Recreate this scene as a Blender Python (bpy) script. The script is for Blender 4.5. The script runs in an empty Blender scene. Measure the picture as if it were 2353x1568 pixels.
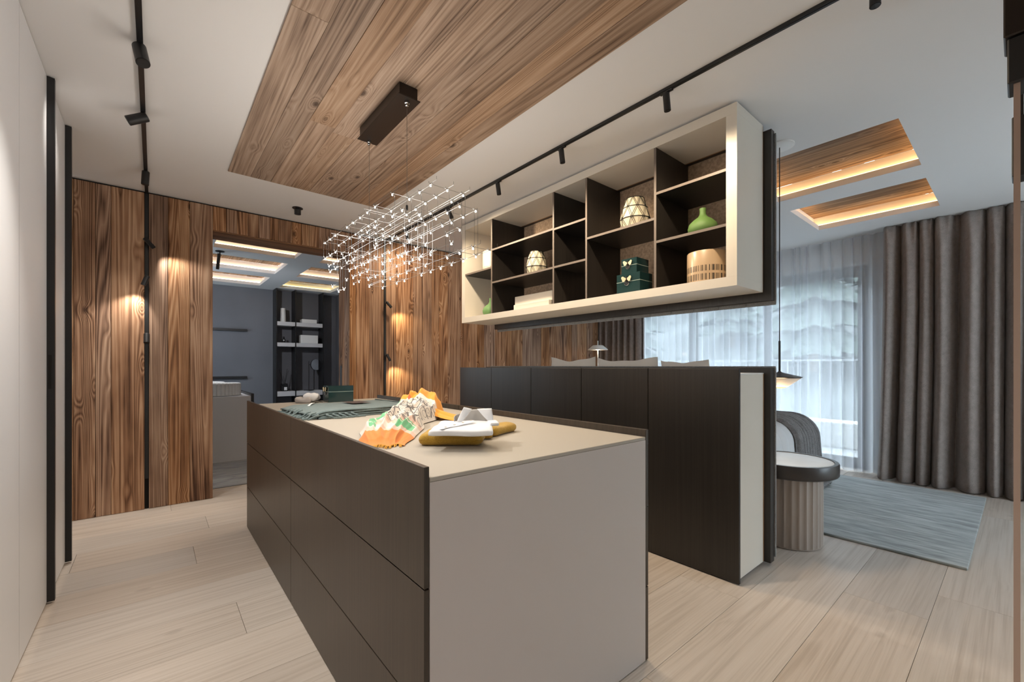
import bpy, bmesh, math, random
from math import sin, cos, pi, radians, atan, sqrt, hypot
from mathutils import Vector, noise

# ------------------------------------------------------------------ camera, world, exposure
scene = bpy.context.scene
ROOT = scene.collection
CAM_F = 980.4                      # focal length in pixels of the 2353 px wide frame
YAW = atan(821.5 / 980.4)
cam = bpy.data.cameras.new("camera")
cam.sensor_width = 36.0
cam.lens = 36.0 * CAM_F / 2353.0
cam.shift_y = (841.0 - 784.0) / 2353.0
cam.clip_start = 0.02
cam.clip_end = 300
cam_ob = bpy.data.objects.new("camera", cam)
cam_ob.location = (0, 0, 1.2)
cam_ob.rotation_euler = (pi / 2, 0, -YAW)
ROOT.objects.link(cam_ob)
scene.camera = cam_ob

scene.view_settings.view_transform = 'Standard'
scene.view_settings.look = 'None'
scene.view_settings.gamma = 1.0
scene.view_settings.use_curve_mapping = False
scene.view_settings.exposure = 0.32

SKY = 6.3
world = bpy.data.worlds.new("overcast_sky")
scene.world = world
world.use_nodes = True
wn = world.node_tree
wn.nodes["Background"].inputs[0].default_value = (0.78, 0.88, 1.0, 1)
wn.nodes["Background"].inputs[1].default_value = SKY

# lamp powers (watts) and LED strip radiance
P_SPOT_DOWN = 30.0
P_SPOT_WALL = 12.0
P_BULB = 20.0
LED = 9.0
WARM = (1.0, 0.94, 0.85)
SHELF_WARM = (1.0, 0.80, 0.56)
SOFT = (1.0, 0.94, 0.87)

H = 2.66          # ceiling height
YW = 4.70         # wood wall plane
random.seed(7)

# ------------------------------------------------------------------ mesh helpers
class MB:
    def __init__(s):
        s.v = []; s.f = []; s.uv = None
    def box(s, x0, x1, y0, y1, z0, z1):
        b = len(s.v)
        s.v += [(x0,y0,z0),(x1,y0,z0),(x1,y1,z0),(x0,y1,z0),(x0,y0,z1),(x1,y0,z1),(x1,y1,z1),(x0,y1,z1)]
        s.f += [(b,b+3,b+2,b+1),(b+4,b+5,b+6,b+7),(b,b+1,b+5,b+4),(b+1,b+2,b+6,b+5),(b+2,b+3,b+7,b+6),(b+3,b,b+4,b+7)]
        return s
    def cbox(s, x0, x1, y0, y1, z0, z1, c=0.003):
        """box with chamfered edges"""
        bm = bmesh.new()
        r = bmesh.ops.create_cube(bm, size=1)
        for v in bm.verts:
            v.co = Vector(((x0+x1)/2 + v.co.x*(x1-x0), (y0+y1)/2 + v.co.y*(y1-y0), (z0+z1)/2 + v.co.z*(z1-z0)))
        bmesh.ops.bevel(bm, geom=bm.edges[:], offset=c, segments=1, affect='EDGES')
        s.addbm(bm); bm.free()
        return s
    def addbm(s, bm):
        b = len(s.v)
        bm.verts.index_update()
        s.v += [tuple(v.co) for v in bm.verts]
        s.f += [tuple(b + v.index for v in f.verts) for f in bm.faces]
    def tube(s, pts, r, n=8, cap=True, closed=False):
        """swept tube along points; r is a number or a list"""
        pts = [Vector(p) for p in pts]
        m = len(pts)
        rr = r if isinstance(r, (list, tuple)) else [r] * m
        b = len(s.v)
        up = None
        for i, p in enumerate(pts):
            if closed:
                d = pts[(i+1) % m] - pts[i-1]
            else:
                d = pts[min(i+1, m-1)] - pts[max(i-1, 0)]
            d.normalize()
            if up is None:
                up = Vector((0,0,1)) if abs(d.z) < .9 else Vector((1,0,0))
            a = d.cross(up)
            if a.length < 1e-5:
                a = d.cross(Vector((0.3,1,0.2)))
            a.normalize(); c = a.cross(d).normalized(); up = c
            for k in range(n):
                t = 2*pi*k/n
                s.v.append(tuple(p + (a*cos(t) + c*sin(t)) * rr[i]))
        for i in range(m if closed else m-1):
            j = (i+1) % m
            for k in range(n):
                l = (k+1) % n
                s.f.append((b+i*n+k, b+i*n+l, b+j*n+l, b+j*n+k))
        if cap and not closed:
            s.f.append(tuple(b+k for k in range(n))[::-1])
            s.f.append(tuple(b+(m-1)*n+k for k in range(n)))
        return s
    def lathe(s, prof, n=32, c=(0,0,0), wob=None):
        b = len(s.v); m = len(prof)
        for i, (r, z) in enumerate(prof):
            for k in range(n):
                t = 2*pi*k/n
                q = r if wob is None else r * wob(t, z)
                s.v.append((c[0]+q*cos(t), c[1]+q*sin(t), c[2]+z))
        for i in range(m-1):
            for k in range(n):
                l = (k+1) % n
                s.f.append((b+i*n+k, b+i*n+l, b+(i+1)*n+l, b+(i+1)*n+k))
        if prof[0][0] > 1e-4: s.f.append(tuple(b+k for k in range(n))[::-1])
        if prof[-1][0] > 1e-4: s.f.append(tuple(b+(m-1)*n+k for k in range(n)))
        return s
    def grid(s, nu, nv, fn):
        """open sheet; fn(s,t) with s,t in 0..1 gives a point; stores uv"""
        b = len(s.v)
        if s.uv is None: s.uv = [(0,0)]*b
        for j in range(nv+1):
            for i in range(nu+1):
                p = fn(i/nu, j/nv)
                s.v.append(tuple(p)); s.uv.append((i/nu, j/nv))
        for j in range(nv):
            for i in range(nu):
                a = b + j*(nu+1) + i
                s.f.append((a, a+1, a+nu+2, a+nu+1))
        return s
    def prism(s, poly, z0, z1, M=None):
        b = len(s.v); n = len(poly)
        for z in (z0, z1):
            for (x, y) in poly:
                p = (x, y, z)
                s.v.append(tuple(M(p)) if M else p)
        s.f.append(tuple(b+i for i in range(n))[::-1])
        s.f.append(tuple(b+n+i for i in range(n)))
        for i in range(n):
            j = (i+1) % n
            s.f.append((b+i, b+j, b+n+j, b+n+i))
        return s
    def soft(s, c, w, d, h, r, n=10, amp=0.004, freq=9.0, rot=0.0, seed=0.0, fn=None):
        """rounded soft block: base centre c, size w x d x h, edge radius r, lumpy"""
        bm = bmesh.new()
        bmesh.ops.create_cube(bm, size=1)
        bmesh.ops.subdivide_edges(bm, edges=bm.edges[:], cuts=n, use_grid_fill=True)
        for v in bm.verts:
            p = Vector((v.co.x*w, v.co.y*d, v.co.z*h))
            q = Vector((max(-w/2+r, min(w/2-r, p.x)), max(-d/2+r, min(d/2-r, p.y)), max(-h/2+r, min(h/2-r, p.z))))
            e = p - q
            if e.length > 1e-6: p = q + e.normalized() * r
            nz = noise.noise(Vector((p.x*freq+seed, p.y*freq, p.z*freq+seed)))
            k = amp if p.z > -h/2 + .004 else 0.0
            nn = e.normalized() if e.length > 1e-6 else Vector((0,0,1))
            p += nn * nz * k
            if fn: p = fn(p)
            v.co = (c[0] + p.x*cos(rot) - p.y*sin(rot), c[1] + p.x*sin(rot) + p.y*cos(rot), c[2] + h/2 + p.z)
        s.addbm(bm); bm.free()
        return s

MATS = {}

def obj(name, mb, mat, parent=None, smooth=False, angle=None, kind=None, label=None, center=False):
    """one mesh object; coordinates in mb are world coordinates (or local to an unrotated parent's location)"""
    off = Vector((0,0,0))
    if parent is not None:
        off = world_loc(parent)
    vs = mb.v
    loc = Vector((0,0,0))
    if center:
        xs = [v[0] for v in vs]; ys = [v[1] for v in vs]; zs = [v[2] for v in vs]
        loc = Vector(((min(xs)+max(xs))/2, (min(ys)+max(ys))/2, min(zs)))
    elif parent is not None:
        loc = off.copy()
    me = bpy.data.meshes.new(name)
    me.from_pydata([(v[0]-loc.x, v[1]-loc.y, v[2]-loc.z) for v in vs], [], mb.f)
    if mb.uv is not None and len(mb.uv) == len(vs):
        ul = me.uv_layers.new(name="UVMap")
        for l in me.loops:
            ul.data[l.index].uv = mb.uv[l.vertex_index]
    me.validate()
    me.update()
    if smooth:
        for p in me.polygons: p.use_smooth = True
        if angle is not None:
            try: me.set_sharp_from_angle(angle=radians(angle))
            except Exception: pass
    if mat is not None:
        me.materials.append(MATS[mat] if isinstance(mat, str) else mat)
    o = bpy.data.objects.new(name, me)
    ROOT.objects.link(o)
    if parent is not None:
        o.parent = parent
        o.location = loc - off
    else:
        o.location = loc
    if kind: o["kind"] = kind
    if label: o["label"] = label
    return o

WL = {}
def world_loc(o):
    p = Vector((0,0,0))
    while o is not None:
        p += o.location
        o = o.parent
    return p

def thing(name, label, cat, loc=(0,0,0), group=None):
    o = bpy.data.objects.new(name, None)
    o.empty_display_size = 0.05
    ROOT.objects.link(o)
    o.location = loc
    o["label"] = label; o["category"] = cat
    if group: o["group"] = group
    return o

def tag(o, label, cat, group=None):
    o["label"] = label; o["category"] = cat
    if group: o["group"] = group
    return o

def struct(name, mb, mat, label=None, **k):
    o = obj(name, mb, mat, center=True, **k)
    o["kind"] = "structure"
    if label: o["label"] = label
    return o

def inst(src, loc, parent, name=None):
    """copy of a part sharing its mesh; loc in parent space"""
    c = src.copy()
    ROOT.objects.link(c)
    c.parent = parent
    c.location = loc
    return c

# ------------------------------------------------------------------ materials
def newmat(name):
    m = bpy.data.materials.new(name)
    m.use_nodes = True
    nt = m.node_tree
    for n in list(nt.nodes): nt.nodes.remove(n)
    out = nt.nodes.new("ShaderNodeOutputMaterial")
    MATS[name] = m
    return m, nt, out

def N(nt, t, **kw):
    n = nt.nodes.new(t)
    for k, v in kw.items():
        if k.startswith("i_"):
            key = k[2:]
            n.inputs[int(key) if key.isdigit() else key.replace("_", " ")].default_value = v
        else:
            setattr(n, k, v)
    return n

def L(nt, a, b): nt.links.new(a, b)

def math_(nt, op, a, b=None, clamp=False):
    n = nt.nodes.new("ShaderNodeMath"); n.operation = op; n.use_clamp = clamp
    for i, q in enumerate((a, b)):
        if q is None: continue
        if isinstance(q, (int, float)): n.inputs[i].default_value = q
        else: nt.links.new(q, n.inputs[i])
    return n.outputs[0]

def ramp(nt, fac, stops, interp='LINEAR'):
    n = nt.nodes.new("ShaderNodeValToRGB")
    n.color_ramp.interpolation = interp
    e = n.color_ramp.elements
    while len(e) < len(stops): e.new(0.5)
    for i, (p, c) in enumerate(stops):
        e[i].position = p; e[i].color = (c[0], c[1], c[2], 1)
    nt.links.new(fac, n.inputs[0])
    return n.outputs[0]

def mixc(nt, fac, a, b, mode='MIX'):
    n = nt.nodes.new("ShaderNodeMix"); n.data_type = 'RGBA'; n.blend_type = mode
    ins = [n.inputs[0], n.inputs[6], n.inputs[7]]
    for s, q in zip(ins, (fac, a, b)):
        if isinstance(q, (int, float)): s.default_value = q
        elif isinstance(q, tuple): s.default_value = (q[0], q[1], q[2], 1)
        else: nt.links.new(q, s)
    return n.outputs[2]

def principled(nt, out, color, rough=.5, metal=0.0, spec=None, bump=None, bstr=.2, bdist=.002, coat=0.0, sheen=0.0):
    p = nt.nodes.new("ShaderNodeBsdfPrincipled")
    if isinstance(color, tuple): p.inputs["Base Color"].default_value = (color[0], color[1], color[2], 1)
    else: nt.links.new(color, p.inputs["Base Color"])
    if isinstance(rough, (int, float)): p.inputs["Roughness"].default_value = rough
    else: nt.links.new(rough, p.inputs["Roughness"])
    p.inputs["Metallic"].default_value = metal
    if spec is not None: p.inputs["Specular IOR Level"].default_value = spec
    if coat: p.inputs["Coat Weight"].default_value = coat; p.inputs["Coat Roughness"].default_value = .05
    if sheen: p.inputs["Sheen Weight"].default_value = sheen
    if bump is not None:
        b = nt.nodes.new("ShaderNodeBump")
        b.inputs["Strength"].default_value = bstr
        b.inputs["Distance"].default_value = bdist
        nt.links.new(bump, b.inputs["Height"])
        nt.links.new(b.outputs[0], p.inputs["Normal"])
    nt.links.new(p.outputs[0], out.inputs[0])
    return p

def coords(nt, scale=(1,1,1), rnd=True, src="Object"):
    tc = N(nt, "ShaderNodeTexCoord")
    v = tc.outputs[src]
    if rnd:
        oi = N(nt, "ShaderNodeObjectInfo")
        cb = N(nt, "ShaderNodeCombineXYZ")
        for i, k in enumerate((37.0, 91.0, 53.0)):
            L(nt, math_(nt, 'MULTIPLY', oi.outputs["Random"], k), cb.inputs[i])
        ad = N(nt, "ShaderNodeVectorMath", operation='ADD')
        L(nt, v, ad.inputs[0]); L(nt, cb.outputs[0], ad.inputs[1])
        v = ad.outputs[0]
    mp = N(nt, "ShaderNodeMapping")
    mp.inputs["Scale"].default_value = scale
    L(nt, v, mp.inputs[0])
    return mp.outputs[0], v

def scaled(nt, v, scale):
    mp = N(nt, "ShaderNodeMapping"); mp.inputs["Scale"].default_value = scale
    L(nt, v, mp.inputs[0]); return mp.outputs[0]

def noise_(nt, v, scale=1.0, detail=2.0, rough=.5, dist=0.0):
    n = N(nt, "ShaderNodeTexNoise")
    n.inputs["Scale"].default_value = scale; n.inputs["Detail"].default_value = detail
    n.inputs["Roughness"].default_value = rough; n.inputs["Distortion"].default_value = dist
    L(nt, v, n.inputs["Vector"])
    return n.outputs["Fac"]

def ax(axis, across, along):
    return tuple(along if i == axis else across for i in range(3))

def wood(name, axis, dark, mid, light, rings=13.0, knots=1.0, var=.35, rough=.7, bstr=.35, fiber=.45, stain=.35, rw=.22, el=.17):
    m, nt, out = newmat(name)
    _, v = coords(nt)
    n1 = noise_(nt, scaled(nt, v, ax(axis, 6.5, el)), 1.0, 1.0, .4, .05)
    vo = N(nt, "ShaderNodeTexVoronoi"); vo.inputs["Scale"].default_value = 1.0
    L(nt, scaled(nt, v, ax(axis, 5.0, 2.6)), vo.inputs["Vector"])
    d = vo.outputs["Distance"]
    kb = math_(nt, 'SUBTRACT', 1.0, math_(nt, 'MULTIPLY', d, 2.6), True)
    kb = math_(nt, 'MULTIPLY', math_(nt, 'POWER', kb, 2.5), 5.0 * knots)
    g = math_(nt, 'ADD', math_(nt, 'MULTIPLY', n1, rings), kb)
    r = math_(nt, 'MULTIPLY', math_(nt, 'PINGPONG', g, .5), 2.0)
    r = math_(nt, 'POWER', r, 1.2)
    fb = noise_(nt, scaled(nt, v, ax(axis, 190, 2.4)), 1.0, 3.0, .6)
    fc = noise_(nt, scaled(nt, v, ax(axis, 46, 1.1)), 1.0, 2.0, .55)
    st = noise_(nt, scaled(nt, v, ax(axis, 4.0, 1.2)), 1.0, 3.0, .6)
    f = math_(nt, 'ADD', math_(nt, 'MULTIPLY', r, rw), math_(nt, 'MULTIPLY', fb, fiber))
    f = math_(nt, 'ADD', f, .21 - rw*.5)
    f = math_(nt, 'ADD', f, math_(nt, 'MULTIPLY', math_(nt, 'SUBTRACT', fc, .5), .6))
    f = math_(nt, 'ADD', f, math_(nt, 'MULTIPLY', math_(nt, 'SUBTRACT', st, .5), stain))
    c = ramp(nt, f, [(.14, dark), (.42, mid), (.78, light)])
    kn = math_(nt, 'SUBTRACT', 1.0, math_(nt, 'MULTIPLY', d, 9.0), True)
    kn = math_(nt, 'MULTIPLY', math_(nt, 'MULTIPLY', kn, 1.6, True), .85 * min(1, knots), True)
    c = mixc(nt, kn, c, tuple(x*.55 for x in dark))
    oi = N(nt, "ShaderNodeObjectInfo")
    hsv = N(nt, "ShaderNodeHueSaturation")
    L(nt, math_(nt, 'ADD', math_(nt, 'MULTIPLY', oi.outputs["Random"], var), 1.0 - var/2), hsv.inputs["Value"])
    rr = math_(nt, 'FRACT', math_(nt, 'MULTIPLY', oi.outputs["Random"], 17.3))
    L(nt, math_(nt, 'ADD', math_(nt, 'MULTIPLY', rr, .35), .82), hsv.inputs["Saturation"])
    L(nt, c, hsv.inputs["Color"])
    hgt = math_(nt, 'ADD', math_(nt, 'MULTIPLY', r, .6), math_(nt, 'ADD', fb, fc))
    principled(nt, out, hsv.outputs[0], rough, bump=hgt, bstr=bstr, bdist=.004, spec=.25)
    return m

def plain(name, col, rough=.5, metal=0.0, spec=None, bscale=0, bstr=.05, var=0.0, coat=0.0, sheen=0.0, vscale=6.0):
    m, nt, out = newmat(name)
    color = col; bump = None
    if var:
        v, _ = coords(nt, rnd=False)
        n = noise_(nt, v, vscale, 3.0)
        a = tuple(max(0, x*(1-var)) for x in col); b = tuple(min(1, x*(1+var)) for x in col)
        color = ramp(nt, n, [(.3, a), (.7, b)])
    if bscale:
        v, _ = coords(nt, rnd=False)
        bump = noise_(nt, v, bscale, 2.0)
    principled(nt, out, color, rough, metal, spec, bump, bstr, .002, coat, sheen)
    return m

def emit(name, col, s):
    m, nt, out = newmat(name)
    e = N(nt, "ShaderNodeEmission"); e.inputs[0].default_value = (*col, 1); e.inputs[1].default_value = s
    L(nt, e.outputs[0], out.inputs[0])
    return m

wood("old_wood_wall", 2, (.075,.033,.017), (.31,.165,.092), (.55,.355,.225), rings=30, stain=.75, rw=.34)
wood("old_wood_beam", 0, (.04,.018,.009), (.2,.1,.05), (.36,.21,.12), rings=10)
wood("ceiling_wood", 1, (.11,.065,.042), (.36,.245,.17), (.53,.395,.295), rings=24, var=.22, stain=.35, rw=.2)
wood("cove_wood", 1, (.05,.03,.02), (.20,.14,.095), (.40,.30,.21), rings=10, var=.35, stain=.5)
wood("oak_floor", 0, (.43,.365,.31), (.565,.495,.435), (.64,.575,.52), rings=20, knots=.3, var=.12, rough=.42, bstr=.12, fiber=.4, stain=.18, rw=.12, el=.2)

def dark_veneer(name, c0, c1, axis=2, rough=.38):
    m, nt, out = newmat(name)
    _, v = coords(nt)
    n = noise_(nt, scaled(nt, v, ax(axis, 90, 1.2)), 1.0, 3.0, .6)
    n2 = noise_(nt, scaled(nt, v, ax(axis, 3, 1.0)), 1.0, 2.0)
    f = math_(nt, 'ADD', math_(nt, 'MULTIPLY', n, .7), math_(nt, 'MULTIPLY', n2, .3))
    principled(nt, out, ramp(nt, f, [(.3, c0), (.7, c1)]), rough, bump=n, bstr=.06, bdist=.001)
dark_veneer("dark_veneer", (.030,.021,.014), (.062,.045,.031))
dark_veneer("black_veneer", (.015,.013,.0115), (.030,.026,.022))
dark_veneer("shelf_black", (.012,.0105,.010), (.026,.022,.019))
plain("taupe_edge", (.16,.13,.11), .5)
plain("ceiling_paint", (.75,.745,.745), .9, bscale=180, bstr=.04)
plain("white_paint", (.72,.70,.67), .9)
plain("wardrobe_white", (.76,.76,.78), .45)
plain("cream_lacquer", (.72,.67,.59), .42)
plain("island_white", (.57,.51,.485), .42)
plain("island_top", (.43,.39,.335), .5, bscale=300, bstr=.03)
plain("tan_edge", (.48,.30,.18), .5)
plain("black_metal", (.012,.012,.013), .42)
plain("black_matt", (.008,.008,.009), .6)
plain("bronze_metal", (.035,.028,.024), .35, metal=.6)
plain("steel_wire", (.30,.30,.30), .35, metal=1.0)
plain("chrome", (.55,.55,.55), .2, metal=1.0)
plain("dark_gap", (.01,.009,.008), .9)
plain("grey_plaster", (.16,.165,.185), .8, var=.12, vscale=1.2)
plain("stone_white", (.66,.65,.63), .6, var=.06, vscale=14)
plain("white_ceramic", (.78,.77,.75), .35)
plain("shelf_lilac", (.62,.61,.62), .5)
plain("paper_white", (.8,.8,.79), .8)
plain("brown_felt_back", (.44,.32,.225), .95, var=.25, vscale=60)
plain("green_vase", (.105,.20,.05), .6)
plain("mint_vase", (.15,.30,.11), .6)
plain("cream_ceramic", (.70,.62,.46), .6)
plain("black_line", (.02,.018,.015), .6)
plain("teal_glass", (.014,.040,.042), .12)
plain("pale_line", (.42,.52,.47), .3)
plain("wing_cream", (.72,.62,.42), .6, var=.12, vscale=40)
plain("stool_rim", (.045,.04,.038), .32)
plain("stool_flute", (.36,.305,.265), .38)
plain("stool_top", (.74,.76,.76), .12, var=.05, vscale=5)
plain("brown_label", (.07,.048,.043), .8)
plain("bed_linen", (.62,.62,.63), .9, bscale=60, bstr=.2)
plain("pillow_linen", (.76,.74,.71), .9, bscale=40, bstr=.2)
plain("bed_base", (.2,.19,.185), .9)
plain("lamp_white", (.85,.84,.82), .35)
plain("shirt_white", (.80,.81,.84), .85, bscale=500, bstr=.08)
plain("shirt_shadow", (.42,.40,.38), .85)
plain("button", (.7,.62,.52), .4)
plain("towel_grey", (.42,.39,.38), .95, bscale=160, bstr=.3)
plain("towel_white", (.78,.78,.80), .95, bscale=160, bstr=.3)
plain("window_frame", (.17,.17,.17), .5)
plain("balcony_stone", (.38,.38,.38), .9)
plain("rail_metal", (.30,.31,.32), .5)
plain("bark", (.09,.065,.045), .9)
plain("conifer", (.08,.10,.09), .9, var=.4, vscale=3)
plain("meadow", (.12,.13,.13), .95, var=.4, vscale=.5)
plain("bronze_edge", (.46,.34,.28), .3, metal=.2)
emit("bulb_glow", (1.0,.93,.82), 25.0)
emit("lens_glow", (1.0,.9,.75), 9.0)
emit("lens_dim", (1.0,.86,.68), 2.0)
emit("led_warm", (1.0,.55,.22), LED)
emit("led_bath", (1.0,.68,.42), LED*.8)
emit("led_yellow", (1.0,.76,.30), LED*.55)
emit("pendant_glow", (1.0,.66,.30), 1.4)

def fabric(name, c0, c1, scale=420, rough=.95, bstr=.35, sheen=.2, aniso=(1,1,1)):
    m, nt, out = newmat(name)
    v, _ = coords(nt, scale=aniso, rnd=False)
    n = noise_(nt, v, scale, 2.0, .6)
    n2 = noise_(nt, v, scale*.09, 2.0, .6)
    f = math_(nt, 'ADD', math_(nt, 'MULTIPLY', n, .7), math_(nt, 'MULTIPLY', n2, .3))
    principled(nt, out, ramp(nt, f, [(.32, c0), (.68, c1)]), rough, bump=n, bstr=bstr, bdist=.002, sheen=sheen)
fabric("curtain_wool", (.16,.13,.118), (.33,.275,.25), 260)
fabric("felt_grey", (.17,.175,.18), (.36,.37,.38), 240)
fabric("throw_teal", (.085,.125,.13), (.16,.215,.22), 260, aniso=(1,1,1))
fabric("mustard_wool", (.36,.205,.022), (.56,.34,.05), 320)
fabric("bed_throw_grey", (.10,.10,.105), (.30,.29,.29), 200)

def rug_mat():
    m, nt, out = newmat("rug_silk")
    v, _ = coords(nt, rnd=False)
    a = noise_(nt, scaled(nt, v, (30, 4.5, 1)), 1.0, 3.0, .6)
    b = noise_(nt, scaled(nt, v, (9, 1.2, 1)), 1.0, 2.0, .5)
    c = noise_(nt, v, 260, 2.0)
    f = math_(nt, 'ADD', math_(nt, 'MULTIPLY', a, .65), math_(nt, 'MULTIPLY', b, .35))
    principled(nt, out, ramp(nt, f, [(.36, (.10,.12,.12)), (.5, (.25,.28,.28)), (.64, (.40,.435,.435))]), .9, bump=c, bstr=.4, sheen=.4)
rug_mat()

def marble_mat():
    m, nt, out = newmat("grey_marble")
    v, _ = coords(nt, rnd=False)
    n = noise_(nt, scaled(nt, v, (1.2, 5, 1)), 1.6, 6.0, .65, 1.2)
    principled(nt, out, ramp(nt, n, [(.32, (.22,.23,.25)), (.5, (.46,.47,.49)), (.72, (.62,.62,.63))]), .25)
marble_mat()

def sheer_mat():
    m, nt, out = newmat("sheer_voile")
    v, _ = coords(nt, rnd=False)
    n = noise_(nt, v, 900, 1.0)
    d = N(nt, "ShaderNodeBsdfDiffuse"); d.inputs[0].default_value = (.80,.82,.86,1)
    t = N(nt, "ShaderNodeBsdfTranslucent"); t.inputs[0].default_value = (.84,.86,.90,1)
    mx = N(nt, "ShaderNodeMixShader"); mx.inputs[0].default_value = .62
    L(nt, d.outputs[0], mx.inputs[1]); L(nt, t.outputs[0], mx.inputs[2])
    tr = N(nt, "ShaderNodeBsdfTransparent")
    m2 = N(nt, "ShaderNodeMixShader")
    lw = N(nt, "ShaderNodeLayerWeight"); lw.inputs[0].default_value = .25
    fac = math_(nt, 'ADD', math_(nt, 'MULTIPLY', lw.outputs["Facing"], .34), .56, True)
    L(nt, fac, m2.inputs[0]); L(nt, tr.outputs[0], m2.inputs[1]); L(nt, mx.outputs[0], m2.inputs[2])
    L(nt, m2.outputs[0], out.inputs[0])
sheer_mat()

def glass_mat(name, tint=(1,1,1), f=.08):
    m, nt, out = newmat(name)
    g = N(nt, "ShaderNodeBsdfGlossy"); g.inputs["Roughness"].default_value = .02
    tr = N(nt, "ShaderNodeBsdfTransparent"); tr.inputs[0].default_value = (*tint, 1)
    lw = N(nt, "ShaderNodeLayerWeight"); lw.inputs[0].default_value = .5
    fr = math_(nt, 'ADD', math_(nt, 'MULTIPLY', math_(nt, 'POWER', lw.outputs["Facing"], 5.0), .8), .035, True)
    mx = N(nt, "ShaderNodeMixShader")
    L(nt, fr, mx.inputs[0]); L(nt, tr.outputs[0], mx.inputs[1]); L(nt, g.outputs[0], mx.inputs[2])
    L(nt, mx.outputs[0], out.inputs[0])
glass_mat("window_glass", (.96,.99,.98))
glass_mat("door_glass", (.95,.97,.96))

def mirror_mat():
    m, nt, out = newmat("mirror")
    principled(nt, out, (.85,.85,.85), .02, metal=1.0)
mirror_mat()

def striped_pot(name, base, bar, bands, nbar=60):
    """bands: list of (z0,z1) in object space carrying upright bars"""
    m, nt, out = newmat(name)
    tc = N(nt, "ShaderNodeTexCoord"); sp = N(nt, "ShaderNodeSeparateXYZ")
    L(nt, tc.outputs["Object"], sp.inputs[0])
    ang = math_(nt, 'ARCTAN2', sp.outputs[1], sp.outputs[0])
    cb = N(nt, "ShaderNodeCombineXYZ"); L(nt, math_(nt, 'MULTIPLY', ang, 1.0), cb.inputs[0])
    n = noise_(nt, cb.outputs[0], nbar*.4, 0.0)
    bars = math_(nt, 'GREATER_THAN', n, .5)
    tot = None
    for z0, z1 in bands:
        q = math_(nt, 'MULTIPLY', math_(nt, 'GREATER_THAN', sp.outputs[2], z0), math_(nt, 'LESS_THAN', sp.outputs[2], z1))
        tot = q if tot is None else math_(nt, 'ADD', tot, q)
    c = mixc(nt, math_(nt, 'MULTIPLY', tot, bars), base, bar)
    principled(nt, out, c, .3)
striped_pot("pot_beige", (.50,.36,.23), (.03,.025,.02), [(.012,.05),(.065,.10)])
striped_pot("pot_white", (.72,.68,.58), (.25,.22,.2), [(.0,.02),(.03,.055)], 90)

def scarf_mat():
    m, nt, out = newmat("silk_scarf")
    uv = N(nt, "ShaderNodeTexCoord").outputs["UV"]
    sp = N(nt, "ShaderNodeSeparateXYZ"); L(nt, uv, sp.inputs[0])
    s, t = sp.outputs[0], sp.outputs[1]
    orange = (.78,.23,.025); peach = (.72,.50,.40); cream = (.74,.67,.60); mint = (.13,.46,.22); gold = (.83,.34,.03)
    base = ramp(nt, t, [(0, orange), (.15, peach), (.20, cream), (.28, peach), (.34, cream), (.70, cream), (.76, gold)], 'CONSTANT')
    def rng(x, a, b): return math_(nt, 'MULTIPLY', math_(nt, 'GREATER_THAN', x, a), math_(nt, 'LESS_THAN', x, b))
    green = math_(nt, 'MULTIPLY', rng(s, .14, .27), rng(t, .22, .66))
    green = math_(nt, 'ADD', green, math_(nt, 'MULTIPLY', rng(s, .62, .92), rng(t, .20, .29)), True)
    stripe = math_(nt, 'GREATER_THAN', math_(nt, 'FRACT', math_(nt, 'MULTIPLY', t, 11.0)), .1)
    c = mixc(nt, math_(nt, 'MULTIPLY', green, stripe), base, mint)
    mp = scaled(nt, uv, (9, 17, 1))
    vo = N(nt, "ShaderNodeTexVoronoi", feature='DISTANCE_TO_EDGE'); vo.inputs["Scale"].default_value = 1.0
    L(nt, mp, vo.inputs["Vector"])
    ring = N(nt, "ShaderNodeTexVoronoi"); ring.inputs["Scale"].default_value = 1.0
    L(nt, mp, ring.inputs["Vector"])
    rl = math_(nt, 'LESS_THAN', math_(nt, 'FRACT', math_(nt, 'MULTIPLY', ring.outputs["Distance"], 4.0)), .16)
    ln = math_(nt, 'MAXIMUM', math_(nt, 'LESS_THAN', vo.outputs["Distance"], .045), rl)
    zone = math_(nt, 'MULTIPLY', rng(s, .30, .97), rng(t, .32, .70))
    c = mixc(nt, math_(nt, 'MULTIPLY', math_(nt, 'MULTIPLY', ln, zone), .85), c, (.03,.03,.045))
    patch = math_(nt, 'MULTIPLY', rng(s, .18, .40), rng(t, .72, .765))
    c = mixc(nt, patch, c, (.75,.12,.02))
    n = noise_(nt, scaled(nt, uv, (180, 300, 1)), 1.0, 1.0)
    principled(nt, out, c, .8, bump=n, bstr=.1, sheen=.2)
scarf_mat()

# ------------------------------------------------------------------ the shell
X0, X1, Y0 = -0.62, 6.25, -3.0          # main room: wardrobe back, window wall, wall behind the camera
OPX0, OPX1, OPZ = 0.405, 1.63, 2.432    # opening to the bathroom
YB = 5.05                               # far face of the wood wall
BX0, BX1, BY1 = -1.1, 2.92, 9.255       # bathroom

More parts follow.
